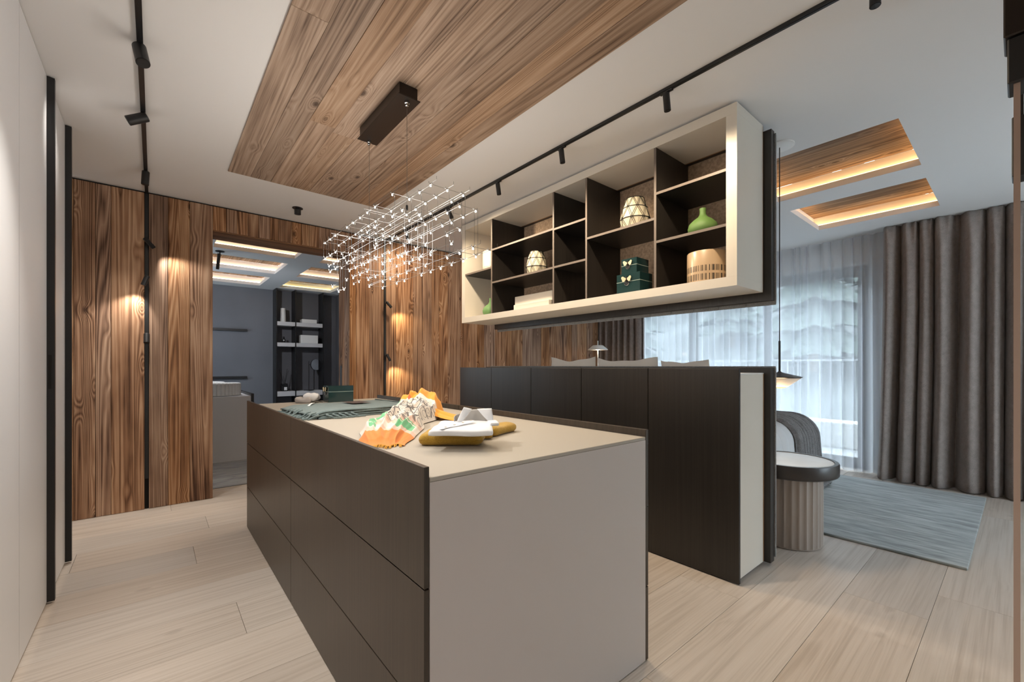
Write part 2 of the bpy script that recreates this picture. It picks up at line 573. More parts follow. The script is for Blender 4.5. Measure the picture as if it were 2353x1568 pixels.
def slab_with_holes(x0, x1, y0, y1, z0, z1, holes):
    xs = sorted({x0, x1} | {h[0] for h in holes} | {h[1] for h in holes})
    ys = sorted({y0, y1} | {h[2] for h in holes} | {h[3] for h in holes})
    solid = {}
    for i in range(len(xs)-1):
        for j in range(len(ys)-1):
            cx, cy = (xs[i]+xs[i+1])/2, (ys[j]+ys[j+1])/2
            solid[i, j] = not any(h[0] < cx < h[1] and h[2] < cy < h[3] for h in holes)
    mb = MB(); idx = {}
    def vi(i, j, k):
        if (i, j, k) not in idx:
            idx[i, j, k] = len(mb.v); mb.v.append((xs[i], ys[j], (z0, z1)[k]))
        return idx[i, j, k]
    for (i, j), s in solid.items():
        if not s: continue
        mb.f.append((vi(i,j,0), vi(i,j+1,0), vi(i+1,j+1,0), vi(i+1,j,0)))
        mb.f.append((vi(i,j,1), vi(i+1,j,1), vi(i+1,j+1,1), vi(i,j+1,1)))
        for di, dj, a, b in ((-1,0,(i,j+1),(i,j)), (1,0,(i+1,j),(i+1,j+1)), (0,-1,(i,j),(i+1,j)), (0,1,(i+1,j+1),(i,j+1))):
            if not solid.get((i+di, j+dj), False):
                mb.f.append((vi(*a,0), vi(*b,0), vi(*b,1), vi(*a,1)))
    return mb

BED_COVES = [(3.361, 4.264, .465, 1.395), (4.59, 5.48, .475, 1.40)]
FILL_COVES = [(1.2, 2.12, -2.2, -1.28), (2.45, 3.37, -2.2, -1.28)]     # unseen coffers added behind the camera to brighten the room
BATH_COVES = [(.55, 1.466, 5.46, 6.363), (.55, 1.466, 6.735, 7.62), (.55, 1.466, 7.98, 8.90),
              (1.778, 2.695, 5.46, 6.38), (1.778, 2.695, 6.74, 7.633), (1.778, 2.695, 8.007, 8.885)]

ceil = struct("ceiling", slab_with_holes(X0, X1+.3, Y0, YB-.001, H, H+.05, BED_COVES + FILL_COVES), "ceiling_paint")
ceil_b = struct("ceiling", slab_with_holes(BX0, BX1+.1, YB, BY1+.1, H, H+.05, BATH_COVES), "ceiling_paint")

# floors
floor = struct("floor", MB().box(X0-.1, X1+.3, Y0-.1, YB, -.06, -.008), "dark_gap")
floor_b = struct("floor", MB().box(BX0-.1, BX1+.1, YB+.001, BY1+.1, -.06, 0.0), "grey_marble")
PW = .325
yy = .281 - PW * 10
row = 0
rf = random.Random(3)
JOINTS = {7: [2.306], 6: [2.80], 5: [2.308], 8: [.9], 11: [.318], 15: [.31]}
while yy < YB - .02:
    ya, yb2 = max(yy, Y0), min(yy + PW, YB)
    if yb2 - ya > .03:
        cuts = [X0]
        k = round((yy - .281) / PW)
        x = X0 + rf.uniform(.5, 2.0)
        fixed = {0: [2.80], 1: [1.45], 2: [2.306], 3: [1.994], 6: [.318], 11: [.31], 10: [-.379]}.get(k)
        xs = []
        if fixed:
            xs = list(fixed); q = fixed[0]
            while q + 2.2 < X1: q += 2.2; xs.append(q)
            q = fixed[0]
            while q - 2.2 > X0: q -= 2.2; xs.insert(0, q)
        else:
            while x < X1 - .4:
                xs.append(x); x += rf.uniform(1.9, 2.3)
        edges = [X0] + xs + [X1 + .02]
        for a, b in zip(edges[:-1], edges[1:]):
            if b - a < .02: continue
            m = MB().cbox(a+.0007, b-.0007, ya+.0007, yb2-.0007, -.008, 0.0, .0009)
            o = obj("floor_plank", m, "oak_floor", floor, center=True)
    yy += PW; row += 1

# wood wall with its opening
wm = MB()
wm.box(X0, OPX0-.012, YW+.022, YB, 0, H)
wm.box(OPX1+.012, X1+.3, YW+.022, YB, 0, H)
wm.box(OPX0-.012, OPX1+.012, YW+.022, YB, OPZ+.012, H)
wall_back = struct("wall_back", wm, "dark_gap")
rp = random.Random(11)
def plank(x0, x1, z0, z1):
    dy = rp.uniform(-.003, .003)
    m = MB().cbox(x0+.0012, x1-.0012, YW+dy, YW+.022, z0, z1, .0018)
    return obj("plank", m, "old_wood_wall", wall_back, center=True)
ZT = H - .014
for a, b in ((-.60,-.479), (-.479,-.358), (-.358,-.268), (-.268,-.063), (-.037,.089), (.089,.24), (.24,OPX0)):
    plank(a, b, 0.002, ZT)
xs = [OPX1, 1.70, 1.851, 2.018]
for a, b in zip(xs[:-1], xs[1:]): plank(a, b, 0.002, ZT)
xs = [2.044, 2.168, 2.385, 2.518, 2.638, 2.743, 2.87, 3.067]
x = 3.067
while x < 5.75:
    x += rp.uniform(.11, .21); xs.append(min(x, 5.9))
if xs[-1] < 5.88: xs.append(5.9)
for a, b in zip(xs[:-1], xs[1:]): plank(a, b, 0.002, ZT)
xs = [OPX0, .507, .588, .677, .769, .863, .936, 1.059, 1.15, 1.218, 1.313, 1.45, 1.518, OPX1]
for a, b in zip(xs[:-1], xs[1:]): plank(a, b, OPZ, ZT)
# lining boards of the opening
obj("soffit_board", MB().cbox(OPX0, OPX1, YW+.024, YW+.16, OPZ-.006, OPZ+.011, .002), "old_wood_beam", wall_back, center=True)
obj("soffit_board", MB().cbox(OPX0, OPX1, YW+.162, YB+.004, OPZ, OPZ+.011, .002), "old_wood_beam", wall_back, center=True)
for xx, nm in ((OPX0-.011, 0), (OPX1, 1)):
    obj("jamb_board", MB().cbox(xx, xx+.011, YW+.024, YW+.17, .002, OPZ-.008, .001), "old_wood_wall", wall_back, center=True)
    obj("jamb_board", MB().cbox(xx, xx+.011, YW+.172, YB+.004, .002, OPZ-.008, .001), "old_wood_wall", wall_back, center=True)
obj("strike_plate", MB().box(OPX1-.002, OPX1, YW+.25, YW+.31, .75, 1.2), "black_metal", wall_back, center=True)

# other walls of the main room
struct("wall_left", MB().box(X0-.1, X0, Y0, YW, 0, H).box(X0, -.415, Y0, 1.998, 0, H), "white_paint")
fw = MB().box(X0-.1, 3.5, Y0-.1, Y0, 0, H).box(5.6, X1+.3, Y0-.1, Y0, 0, H).box(3.5, 5.6, Y0-.1, Y0, 2.4, H)
struct("wall_front", fw, "white_paint")
fill_win2 = struct("fill_window_rear", MB().box(3.5, 5.6, Y0-.08, Y0-.03, 0, .06).box(3.5, 5.6, Y0-.08, Y0-.03, 2.34, 2.4)  # unseen window added behind the camera to let in more daylight
              .box(3.5, 3.56, Y0-.08, Y0-.03, .06, 2.34).box(5.54, 5.6, Y0-.08, Y0-.03, .06, 2.34), "window_frame")
obj("pane", MB().box(3.56, 5.54, Y0-.06, Y0-.052, .06, 2.34), "window_glass", fill_win2, center=True)
WY0, WY1, WZ = 1.12, 4.35, 2.38
wr = MB()
wr.box(X1, X1+.3, Y0, WY0, 0, H); wr.box(X1, X1+.3, WY1, YW+.02, 0, H); wr.box(X1, X1+.3, WY0, WY1, WZ, H)
wall_right = struct("wall_right", wr, "white_paint")
# cornice board behind the curtains
struct("trim_1", MB().box(X1-.03, X1, Y0, YW, 2.50, 2.53), "white_ceramic")

# sliding window: frame, three sashes, panes
win = struct("window_1", MB().box(X1+.10, X1+.2, WY0, WY1, 0, .03).box(X1+.10, X1+.2, WY0, WY1, WZ-.05, WZ)
             .box(X1+.10, X1+.2, WY0, WY0+.06, .03, WZ-.05).box(X1+.10, X1+.2, WY1-.06, WY1, .03, WZ-.05), "window_frame")
sw = (WY1 - WY0 - .12) / 3
for k in range(3):
    a = WY0 + .06 + k*sw; b = a + sw
    xx = X1 + .115 + (.035 if k == 1 else 0)
    s = obj("sash", MB().box(xx, xx+.03, a, b, .03, .11).box(xx, xx+.03, a, b, WZ-.13, WZ-.05)
            .box(xx, xx+.03, a, a+.06, .11, WZ-.13).box(xx, xx+.03, b-.06, b, .11, WZ-.13), "window_frame", win, center=True)
    obj("pane", MB().box(xx+.012, xx+.018, a+.06, b-.06, .11, WZ-.13), "window_glass", win, center=True)
obj("window_handle", MB().cbox(X1+.085, X1+.115, WY0+.085, WY0+.105, 1.0, 1.22, .003), "black_metal", win, center=True)

# bathroom shell
struct("wall_bath_back", MB().box(BX0-.1, BX1+.1, BY1, BY1+.1, 0, H), "grey_plaster")
struct("wall_bath_right", MB().box(BX1, BX1+.1, YB+.001, BY1, 0, H), "grey_plaster")
struct("wall_bath_left", MB().box(BX0-.1, BX0, YB+.001, 7.0, 0, H).box(BX0-.1, BX0, 8.6, BY1, 0, H).box(BX0-.1, BX0, 7.0, 8.6, 0, .9).box(BX0-.1, BX0, 7.0, 8.6, 2.1, H), "grey_plaster")
fill_win3 = struct("fill_window_bath", MB().box(BX0-.08, BX0-.03, 7.0, 8.6, .9, .95).box(BX0-.08, BX0-.03, 7.0, 8.6, 2.05, 2.1).box(BX0-.08, BX0-.03, 7.0, 7.05, .95, 2.05).box(BX0-.08, BX0-.03, 8.55, 8.6, .95, 2.05), "window_frame")  # unseen window added to bring daylight into the bathroom
obj("pane", MB().box(BX0-.06, BX0-.052, 7.05, 8.55, .95, 2.05), "window_glass", fill_win3, center=True)
struct("wall_bath_front", MB().box(BX0-.1, X0-.1, YB-.1, YB, 0, H), "grey_plaster")
struct("trim_2", MB().box(OPX0, OPX1, YB-.01, YB+.02, -.004, .003), "window_frame")

# ------------------------------------------------------------------ lit ceiling coffers
def cove(r, label, led, seed, n=4):
    x0, x1, y0, y1 = r
    g = .06; zb = H + .05; zt = H + .15
    t = thing("ceiling_coffer", label, "ceiling coffer", ((x0+x1)/2, (y0+y1)/2, H), "lit wood coffers in the ceiling")
    m = MB()
    m.box(x0-g-.015, x0-g, y0-g, y1+g, zb+.0005, zt); m.box(x1+g, x1+g+.015, y0-g, y1+g, zb+.0005, zt)
    m.box(x0-g, x1+g, y0-g-.015, y0-g, zb+.0005, zt); m.box(x0-g, x1+g, y1+g, y1+g+.015, zb+.0005, zt)
    obj("cove_wall", m, "ceiling_paint", t)
    obj("cove_lid", MB().box(x0-g-.02, x1+g+.02, y0-g-.02, y1+g+.02, zt+.013, zt+.03), "dark_gap", t)
    w = (x1-x0+2*g) / n
    for k in range(n):
        obj("plank", MB().cbox(x0-g+k*w+.001, x0-g+(k+1)*w-.001, y0-g, y1+g, zt, zt+.012, .0015), "cove_wood", t, center=True)
    h0, h1 = zb+.004, zb+.014
    for (a, b, c, d) in ((x0-.045, x0-.03, y0-.03, y1+.03), (x1+.03, x1+.045, y0-.03, y1+.03), (x0-.03, x1+.03, y0-.045, y0-.03), (x0-.03, x1+.03, y1+.03, y1+.045)):
        obj("led_strip", MB().box(a, b, c, d, h0, h1), led, t, center=True)
    return t
cove(BED_COVES[0], "warm lit wood-lined ceiling coffer above the fluted bedside table", "led_warm", 1)
cove(BED_COVES[1], "warm lit wood-lined ceiling coffer closest to the brown curtain", "led_warm", 2)
cove(FILL_COVES[0], "added warm lit wood-lined ceiling coffer, out of view behind the camera", "led_warm", 3)
cove(FILL_COVES[1], "added warm lit wood-lined ceiling coffer, out of view behind the camera", "led_warm", 4)
names = ["left bathroom row, behind the lintel", "left bathroom row, middle of three", "left bathroom row, next to the grey back wall",
         "right bathroom row, behind the lintel", "right bathroom row, middle of three", "right bathroom row, above the open shelves"]
for k, r in enumerate(BATH_COVES):
    cove(r, ("yellow" if k == 5 else "pale warm") + " lit ceiling coffer in the " + names[k], "led_yellow" if k == 5 else "led_bath", 10+k)

# ------------------------------------------------------------------ wood panel in the dressing room ceiling
pan = thing("ceiling_panel", "large weathered wood plank panel set in the white ceiling above the island", "ceiling panel", (1.02, 1.4, H-.012))
PX = [.42, .565, .70, .845, .985, 1.115, 1.25, 1.375, 1.50, 1.62]
rc = random.Random(5)
for i in range(len(PX)-1):
    a, b = PX[i], PX[i+1]
    cuts = [-1.2, rc.uniform(.2, 2.9), 3.80]
    if i % 3 == 1: cuts = [-1.2, 3.80]
    for c0, c1 in zip(cuts[:-1], cuts[1:]):
        d = rc.uniform(0, .003)
        obj("plank", MB().cbox(a+.0006, b-.0006, c0+.0006, c1-.0006, H-.012+d, H-.0005, .0012), "ceiling_wood", pan, center=True)

# ------------------------------------------------------------------ wardrobe with sliding doors on the left
WX = -.415
ys = [2.0, 2.575, 3.17, 3.74]
for k in range(len(ys)-1):
    a, b = ys[k], ys[k+1]
    prof = k > 0
    lab = ["white wardrobe door panel with a plain seam before the black profile",
           "white wardrobe door with a black profile holding a slotted grip",
           "white wardrobe door whose black edge profile ends the wardrobe before the wood wall"][k]
    t = thing("wardrobe_door", lab, "wardrobe door", (WX, (a+b)/2, 0), "white wardrobe doors along the wall")
    obj("door_panel", MB().box(WX-.03, WX, a+.002, b-(.03 if prof else .002), .012, H-.004), "wardrobe_white", t)
    if prof:
        p = obj("edge_profile", MB().box(WX-.03, WX+.028, b-.029, b-.003, .012, H-.006), "black_metal", t)
        if k == 1:
            obj("grip", MB().cbox(WX+.006, WX+.018, b-.0305, b-.0285, 1.085, 1.255, .0008), "dark_gap", p)
        if k == 2:
            obj("end_panel", MB().box(X0+.002, WX-.03, b-.028, b-.004, .012, H-.006), "wardrobe_white", t)
struct("baseboard_left", MB().box(X0, WX-.03, 2.0, 3.735, 0, .012), "dark_gap")

# ------------------------------------------------------------------ island
IX0, IX1, IY0, IY1 = .526, 1.543, .976, 3.693
isl = thing("dressing_island", "dark bronze drawer island with cream top standing in the middle of the dressing room", "island", ((IX0+IX1)/2, (IY0+IY1)/2, 0))
obj("body", MB().box(IX0+.018, IX1-.021, IY0+.02, IY1-.02, .02, .899), "black_matt", isl)
obj("plinth", MB().box(IX0+.03, IX1-.03, IY0+.03, IY1-.03, 0, .02), "black_matt", isl)
obj("end_panel", MB().box(IX0+.0165, IX1-.0205, IY0, IY0+.019, .006, .8995), "island_white", isl)
obj("end_panel", MB().box(IX0+.0165, IX1-.0205, IY1-.019, IY1, .006, .8995), "island_white", isl)
obj("worktop", MB().cbox(IX0+.0165, IX1-.0205, IY0, IY1, .90, .912, .0015), "island_top", isl)
zj = [.006, .302, .306, .625, .629, .941]
for (xa, xb, ys_) in ((IX0, IX0+.015, (IY0, 2.3605, 2.3645, IY1)), (IX1-.019, IX1, (IY0, 2.3605, 2.3645, IY1))):
    for c in (0, 2):
        for r in (0, 2, 4):
            obj("drawer_front", MB().cbox(xa, xb, ys_[c], ys_[c+1], zj[r], zj[r+1], .0012), "dark_veneer", isl, center=True)

# ------------------------------------------------------------------ sideboard that backs the bed
SX, SY0, SY1 = 2.438, .984, 3.753
side = thing("sideboard", "tall dark veneer sideboard whose felt covered back serves the bed", "sideboard", (2.62, (SY0+SY1)/2, 0))
obj("body", MB().box(SX+.022, 2.785, SY0+.006, SY1-.006, .03, 1.15), "cream_lacquer", side)
obj("bounce_panel", MB().box(SX+.022, 2.799, SY0+.006, SY1-.006, 1.1505, 1.158), "lamp_white", side)  # unseen white top, added to bounce light up under the hanging shelf
obj("plinth", MB().box(SX+.05, 2.78, SY0+.03, SY1-.03, 0, .03), "black_matt", side)
obj("edge_trim", MB().box(2.785, 2.80, SY0+.006, SY1-.006, .03, 1.15), "tan_edge", side)
dj = [SY0, 1.545, 2.105, 2.661, 3.214, SY1]
for a, b in zip(dj[:-1], dj[1:]):
    obj("door", MB().cbox(SX, SX+.02, a+.0022, b-.0022, .006, 1.183, .0012), "black_veneer", side, center=True)
obj("backing_board", MB().box(2.801, 2.86, .955, 3.79, .027, 1.188), "black_veneer", side)

def felt_channels(parent, y0, y1, z0, z1, n):
    w = (y1-y0)/n
    src = None
    for k in range(n):
        if src is None:
            prof = []
            for i in range(9):
                t = i/8
                prof.append((-w/2+.001 + (w-.002)*t, .012 + .036*sqrt(max(0, 1-(2*t-1)**2))**.8))
            poly = [(-w/2+.001, 0)] + prof + [(w/2-.001, 0)]
            m = MB()
            h = z1 - z0
            lv = [(0, .2), (.012, .75), (.035, 1.0), (h-.035, 1.0), (h-.012, .75), (h, .2)]
            for (zz, sc) in lv:
                for (yy_, xx_) in poly: m.v.append((2.861 + xx_*sc, y0 + w/2 + yy_, z0 + zz))
            q = len(poly)
            for i in range(len(lv)-1):
                for j in range(q):
                    l = (j+1) % q
                    m.f.append((i*q+j, i*q+l, (i+1)*q+l, (i+1)*q+j))
            m.f.append(tuple(range(q))[::-1]); m.f.append(tuple((len(lv)-1)*q+j for j in range(q)))
            src = obj("felt_channel", m, "felt_grey", parent, smooth=True, angle=50, center=True)
            base = src.location.copy()
        else:
            inst(src, base + Vector((0, k*w, 0)), parent)
felt_channels(side, .947, 3.79, .05, 1.197, 17)

# ------------------------------------------------------------------ hanging shelf
HY0, HY1, HZ0, HZ1 = .997, 3.718, 1.641, 2.645
IYa, IYb, IZa, IZb = 1.055, 3.664, 1.695, 2.588
XB = 2.80
hs = thing("hanging_shelf", "long cream framed open shelf hung from the ceiling above the sideboard", "shelf", (2.62, (HY0+HY1)/2, HZ0))
obj("frame_bottom", MB().box(SX, XB, HY0, HY1, HZ0, IZa), "cream_lacquer", hs)
obj("frame_top", MB().box(SX, XB, HY0, HY1, IZb, HZ1), "cream_lacquer", hs)
obj("frame_side", MB().box(SX, XB, HY0, IYa, IZa+.0003, IZb-.0003), "cream_lacquer", hs)
obj("frame_side", MB().box(SX, XB, IYb, HY1, IZa+.0003, IZb-.0003), "cream_lacquer", hs)
obj("edge_trim", MB().box(XB+.0005, XB+.012, HY0+.002, HY1-.002, HZ0+.002, IZa).box(XB+.0005, XB+.012, HY0+.002, IYa, IZa, IZb).box(XB+.0005, XB+.012, HY0+.002, HY1, IZb, HZ1-.002), "tan_edge", hs)
obj("back_panel", MB().box(2.848, 2.858, IYa-.01, IYb+.01, IZa-.01, IZb+.01), "brown_felt_back", hs)
bb = MB()
bb.box(XB+.013, 2.86, .955, 3.652, 1.592, IZa); bb.box(XB+.013, 2.86, .955, 3.652, IZb, 2.612)
bb.box(XB+.013, 2.86, .955, IYa-.001, IZa, IZb)
obj("backing_board", bb, "black_veneer", hs)
felt_channels(hs, .945, 3.66, 1.568, 2.60, 16)
obj("ceiling_mount", MB().box(2.5, 2.76, HY0+.1, HY1-.1, HZ1, H-.0005), "black_matt", hs)
XD = SX + .006
DV = [(3.2155, .016), (2.4015, .016), (2.0625, .016), (1.497, .016)]
for y, w in DV:
    o = obj("divider", MB().box(XD, 2.847, y-w/2, y+w/2, IZa+.0005, IZb-.0005), "shelf_black", hs, center=True)
    obj("edge_strip", MB().box(XD-.0015, XD, y-w/2, y+w/2, IZa+.0005, IZb-.0005), "taupe_edge", o)
bays = [(IYb, 3.2235), (3.2075, 2.4095), (2.3935, 2.0705), (2.0545, 1.505), (1.489, IYa)]
SHELVES = {0: [2.131], 1: [2.295, 1.9855], 2: [2.2895, 1.9865], 3: [2.1385], 4: [2.2945, 1.987]}
ST = .016
for b, zs in SHELVES.items():
    for z in zs:
        o = obj("shelf_board", MB().box(XD, 2.847, bays[b][1]+.0005, bays[b][0]-.0005, z-ST/2, z+ST/2), "shelf_black", hs, center=True)
        obj("edge_strip", MB().box(XD-.0015, XD, bays[b][1]+.0005, bays[b][0]-.0005, z-ST/2, z+ST/2), "taupe_edge", o)

# ------------------------------------------------------------------ reading positions from the photograph's pixels
CF = Vector((sin(YAW), cos(YAW), 0)); CR = Vector((cos(YAW), -sin(YAW), 0)); CC = Vector((0, 0, 1.2))
def ray(u, v): return CF + CR*((u-1176.5)/CAM_F) + Vector((0,0,(841-v)/CAM_F))
def onx(u, v, x): d = ray(u, v); return CC + d*(x/d.x)
def ony(u, v, y): d = ray(u, v); return CC + d*(y/d.y)
def onz(u, v, z): d = ray(u, v); return CC + d*((z-1.2)/d.z)

# ------------------------------------------------------------------ track lights
def rail(name, label, mb):
    o = obj(name, mb, "black_metal", center=True)
    return tag(o, label, "light track", "black light tracks")
TXL, TXR = -.050, 2.062
rail("light_track", "black ceiling track running towards the wood wall beside the wardrobe",
     MB().box(TXL-.011, TXL+.011, -1.5, YW-.004, H-.016, H-.0005).box(TXL-.004, TXL+.004, -1.5, YW-.004, H-.018, H-.016))
rail("light_track", "black ceiling track along the hanging shelf",
     MB().box(TXR-.011, TXR+.011, -1.5, YW-.004, H-.016, H-.0005).box(TXR-.004, TXR+.004, -1.5, YW-.004, H-.018, H-.016))
rail("light_track", "black upright track on the wood wall between wardrobe and opening",
     MB().box(TXL-.0115, TXL+.0115, YW-.006, YW+.0215, .256, H-.02))
rail("light_track", "black upright track on the wood wall behind the island",
     MB().box(2.0195, 2.0425, YW-.006, YW+.0215, .30, H-.02))

def spot(label, mount, adir, d, power, cone=55, blend=.6, length=.095, r=.021, stem=.03, lens="lens_glow", col=WARM, adapter_axis='y', size=.02):
    """track spotlight: mount point on the rail, adir = direction away from the rail, d = beam direction"""
    mount = Vector(mount); a = Vector(adir).normalized(); d = Vector(d).normalized()
    t = thing("track_spotlight", label, "spotlight", mount, "black track spotlights")
    m = MB()
    e = .035
    if adapter_axis == 'y': m.box(mount.x-.009, mount.x+.009, mount.y-e, mount.y+e, mount.z + min(0, a.z*.006), mount.z + max(0, a.z*.006))
    else: m.box(mount.x-.009, mount.x+.009, mount.y + min(0, a.y*.006), mount.y, mount.z-e, mount.z+e)
    obj("adapter", m, "black_metal", t)
    j = mount + a*stem
    obj("stem", MB().tube([mount + a*.004, j + a*.004], .0055, 8), "black_metal", t)
    p0 = j - d*(length*.22); p1 = j + d*(length*.78)
    hg = obj("housing", MB().tube([p0, p0 + d*.004, p1 - d*.002, p1, p1 - d*.004], [r*.8, r, r, r*.93, r*.8], 24, True), "black_metal", t, smooth=True, angle=40)
    lp = p1 - d*.0035
    obj("lens", MB().tube([lp, lp + d*.0008], r*.78, 20), lens, hg)
    la = bpy.data.lights.new("spot_lamp", 'SPOT')
    la.energy = power; la.color = col; la.spot_size = radians(cone); la.spot_blend = blend; la.shadow_soft_size = size
    lo = bpy.data.objects.new("spot_lamp", la)
    ROOT.objects.link(lo); lo.parent = t
    lo.location = p1 + d*.006 - mount
    lo.rotation_euler = d.to_track_quat('-Z', 'Y').to_euler()
    return t
RZ = H - .018
spot("black track spotlight with its lit lens aimed down beside the wardrobe", (TXL, 2.53, RZ), (0,0,-1), (.16,-.42,-1), P_SPOT_DOWN*3.2, 95, .8, .10, .026)
spot("black track spotlight tilted towards the wardrobe doors", (TXL, 3.207, RZ), (0,0,-1), (-.85,.1,-.5), P_SPOT_WALL*.5, 75, .8, .10, .026, lens="lens_dim")
spot("black track spotlight pointing down closest to the wood wall", (TXL, 4.143, RZ), (0,0,-1), (-.05,.05,-1), P_SPOT_DOWN*1.1, 90, .8, .10, .023)
WM = YW - .008
spot("black wall spotlight on the upright track tilted towards the opening", (TXL, WM, 2.235), (0,-1,0), (.60,.0,-.72), P_SPOT_WALL*1.3, 90, .6, .095, .016, .066, adapter_axis='z')
spot("black wall spotlight on the upright track tilted towards the wardrobe", (TXL, WM, 1.925), (0,-1,0), (-.30,.0,-.9), P_SPOT_WALL*1.2, 90, .6, .085, .018, .066, adapter_axis='z')
spot("black wall spotlight shining out into the room from the upright track", (TXL, WM, 1.45), (0,-1,0), (.0,-.35,-.9), P_SPOT_WALL, 70, .8, .085, .02, .034, adapter_axis='z')
spot("black wall spotlight behind the chandelier, upper one on the upright track", (2.031, WM, 1.915), (0,-1,0), (.60,.0,-.66), P_SPOT_WALL*1.3, 90, .6, .085, .015, .066, adapter_axis='z', col=(1,.72,.38))
spot("black wall spotlight low on the upright track above the island", (2.031, WM, 1.315), (0,-1,0), (.42,.0,-.8), P_SPOT_WALL*1.3, 90, .6, .085, .015, .066, adapter_axis='z', col=(1,.72,.38))
RL = [(1.198, (.17,0,-1), "black track spotlight over the open end of the hanging shelf"),
      (1.952, (.17,0,-1), "black track spotlight second from the open end of the hanging shelf"),
      (2.633, (.17,0,-1), "black track spotlight upright beside the chandelier wires"),
      (3.358, (.35,-.15,-.85), "tilted black track spotlight seen through the chandelier"),
      (4.199, (.25,.35,-.85), "tilted black track spotlight closest to the wood wall beyond the chandelier")]
for y, d, lab in RL:
    spot(lab, (TXR, y, RZ), (0,0,-1), d, P_SPOT_DOWN*1.05, 160, .55, .092, .0175, .028, lens="lens_glow", col=SHELF_WARM)
spot("added black track spotlight, out of view on the shelf track", (TXR, .35, RZ), (0,0,-1), (0,0,-1), P_SPOT_DOWN*.25, 95, .8, .092, .0175, .028)  # extra spot added out of view to brighten the room
spot("added black track spotlight, out of view over the floor in front of the wardrobe", (TXL, .9, RZ), (0,0,-1), (.1,0,-1), P_SPOT_DOWN*.9, 95, .8, .10, .026)  # unseen extra spot, added for more light in the wardrobe aisle
spot("added black track spotlight, out of view behind the camera on the wardrobe track", (TXL, -.6, RZ), (0,0,-1), (.3,.2,-1), P_SPOT_DOWN, 95, .8, .10, .026)  # unseen spot behind the camera, added as fill light
# small ceiling fixtures
cs = thing("ceiling_spot", "small round black ceiling spot near the top of the opening", "spotlight", (1.014, 4.295, H))
obj("base", MB().lathe([(.045,-.006),(.045,-.0005)], 24, (1.014,4.295,H)), "black_metal", cs)
obj("head", MB().lathe([(.02,-.062),(.028,-.06),(.028,-.02),(.018,-.012),(.018,-.006)], 24, (1.014,4.295,H)), "black_metal", cs, smooth=True, angle=40)
bs = thing("bathroom_spot", "slim black cylinder spot hanging from the bathroom ceiling", "spotlight", (.638, 6.547, H))
obj("base", MB().lathe([(.05,-.008),(.05,-.0005)], 24, (.638,6.547,H)), "black_metal", bs)
obj("stem", MB().tube([(.638,6.547,H-.008),(.638,6.547,H-.04)], .006, 8), "black_metal", bs)
obj("housing", MB().tube([(.63,6.547,H-.035),(.612,6.55,H-.235)], .018, 16), "black_metal", bs, smooth=True, angle=40)
la = bpy.data.lights.new("bath_lamp", 'SPOT'); la.energy = 75; la.color = (.97,.97,1); la.spot_size = radians(130); la.spot_blend = .9; la.shadow_soft_size = .02
lo = bpy.data.objects.new("bath_lamp", la); ROOT.objects.link(lo); lo.parent = bs; lo.location = (-.03, .004, -.245)
lo.rotation_euler = Vector((.5,.85,-.7)).to_track_quat('-Z','Y').to_euler()

# ------------------------------------------------------------------ chandelier
LAT = {'00': [2,4,5,6,7,8,10,11,12], '01': [1,2,4,5,6,10,11,12], '02': [2,4,7,8,10,11], '03': [1,5,6,7],
       '10': [0,1,2,4,5,6,7,8,9,10,11,12], '11': [1,2,5,6,9,10,11,12,13,14], '12': [-1,2,6,7,8,9,10], '13': [0,1,2,5,6,7,11,12],
       '20': [0,1,2,3,4,6,7,8,9,10,12,14], '21': [-1,0,1,2,3,4,5,6,9,10,12,14], '22': [-1,0,2,3,4,5,6,7,13,16], '23': [-2,-1,0,2,3,4,5,6,7,9],
       '30': [0,1,3,4,6,8,9,10], '31': [-1,0,1,3,4,6,8,9,10,12], '32': [1,3,4,5,6,7,9,13,14], '33': [-2,-1,0,1,2,3,4,6,7,9]}
cells = {(int(q[0]), int(q[1]), j) for q, v in LAT.items() for j in v}
def lat(i, k, j): return Vector((.79 + .08*i, 1.56 + .095*j, 1.94 - .095*k))
BX, BYc, ZBX = 1.003, 2.30, 2.575
ch = thing("chandelier", "wire lattice chandelier with many tiny lit bulbs hanging over the island", "chandelier", (BX, BYc, H-.012))
obj("canopy", MB().box(.955, 1.055, 2.03, 2.575, ZBX+.002, H-.013), "bronze_metal", ch)
obj("canopy_plate", MB().cbox(.941, 1.062, 2.009, 2.581, ZBX-.003, ZBX+.002, .001), "bronze_metal", ch)
for y in (2.553, 2.045):
    obj("suspension_wire", MB().tube([(BX, y, ZBX-.01), (BX, y, 2.03)], .0011, 6), "steel_wire", ch)
    obj("wire_anchor", MB().lathe([(.004,-.03),(.008,-.028),(.008,-.018),(.0125,-.016),(.0125,-.004),(.01,-.003)], 16, (BX,y,ZBX)), "chrome", ch, smooth=True, angle=40)
    obj("wire_gripper", MB().lathe([(.005,-.024),(.006,-.02),(.006,0),(.003,.004)], 12, (BX,y,2.03)), "black_metal", ch)
wf = MB()
WR = .0008
def seg(a, b, r=WR): wf.tube([a, b], r, 4, False)
rw = random.Random(21)
up = Vector((0,0,.010))
for (i, k, j) in sorted(cells):
    p = lat(i, k, j) + up
    for dj in (1, 2, 3):
        if (i, k, j+dj) in cells:
            q = lat(i, k, j+dj) + up
            seg(p + Vector((.007,0,0)), q + Vector((.007,0,0)))
            if rw.random() < .45: seg(p - Vector((.007,0,0)), q - Vector((.007,0,0)))
            break
    for di in (1, 2):
        if (i+di, k, j) in cells:
            seg(p + Vector((0,.004,0)), lat(i+di, k, j) + up + Vector((0,.004,0)))
            break
    for dk in (1, 2):
        if (i, k+dk, j) in cells:
            q = lat(i, k+dk, j) + up
            seg(p + Vector((.010,0,0)), q + Vector((.010,0,0)))
            if rw.random() < .35: seg(p - Vector((.010,.004,0)), q - Vector((.010,.004,0)))
            break
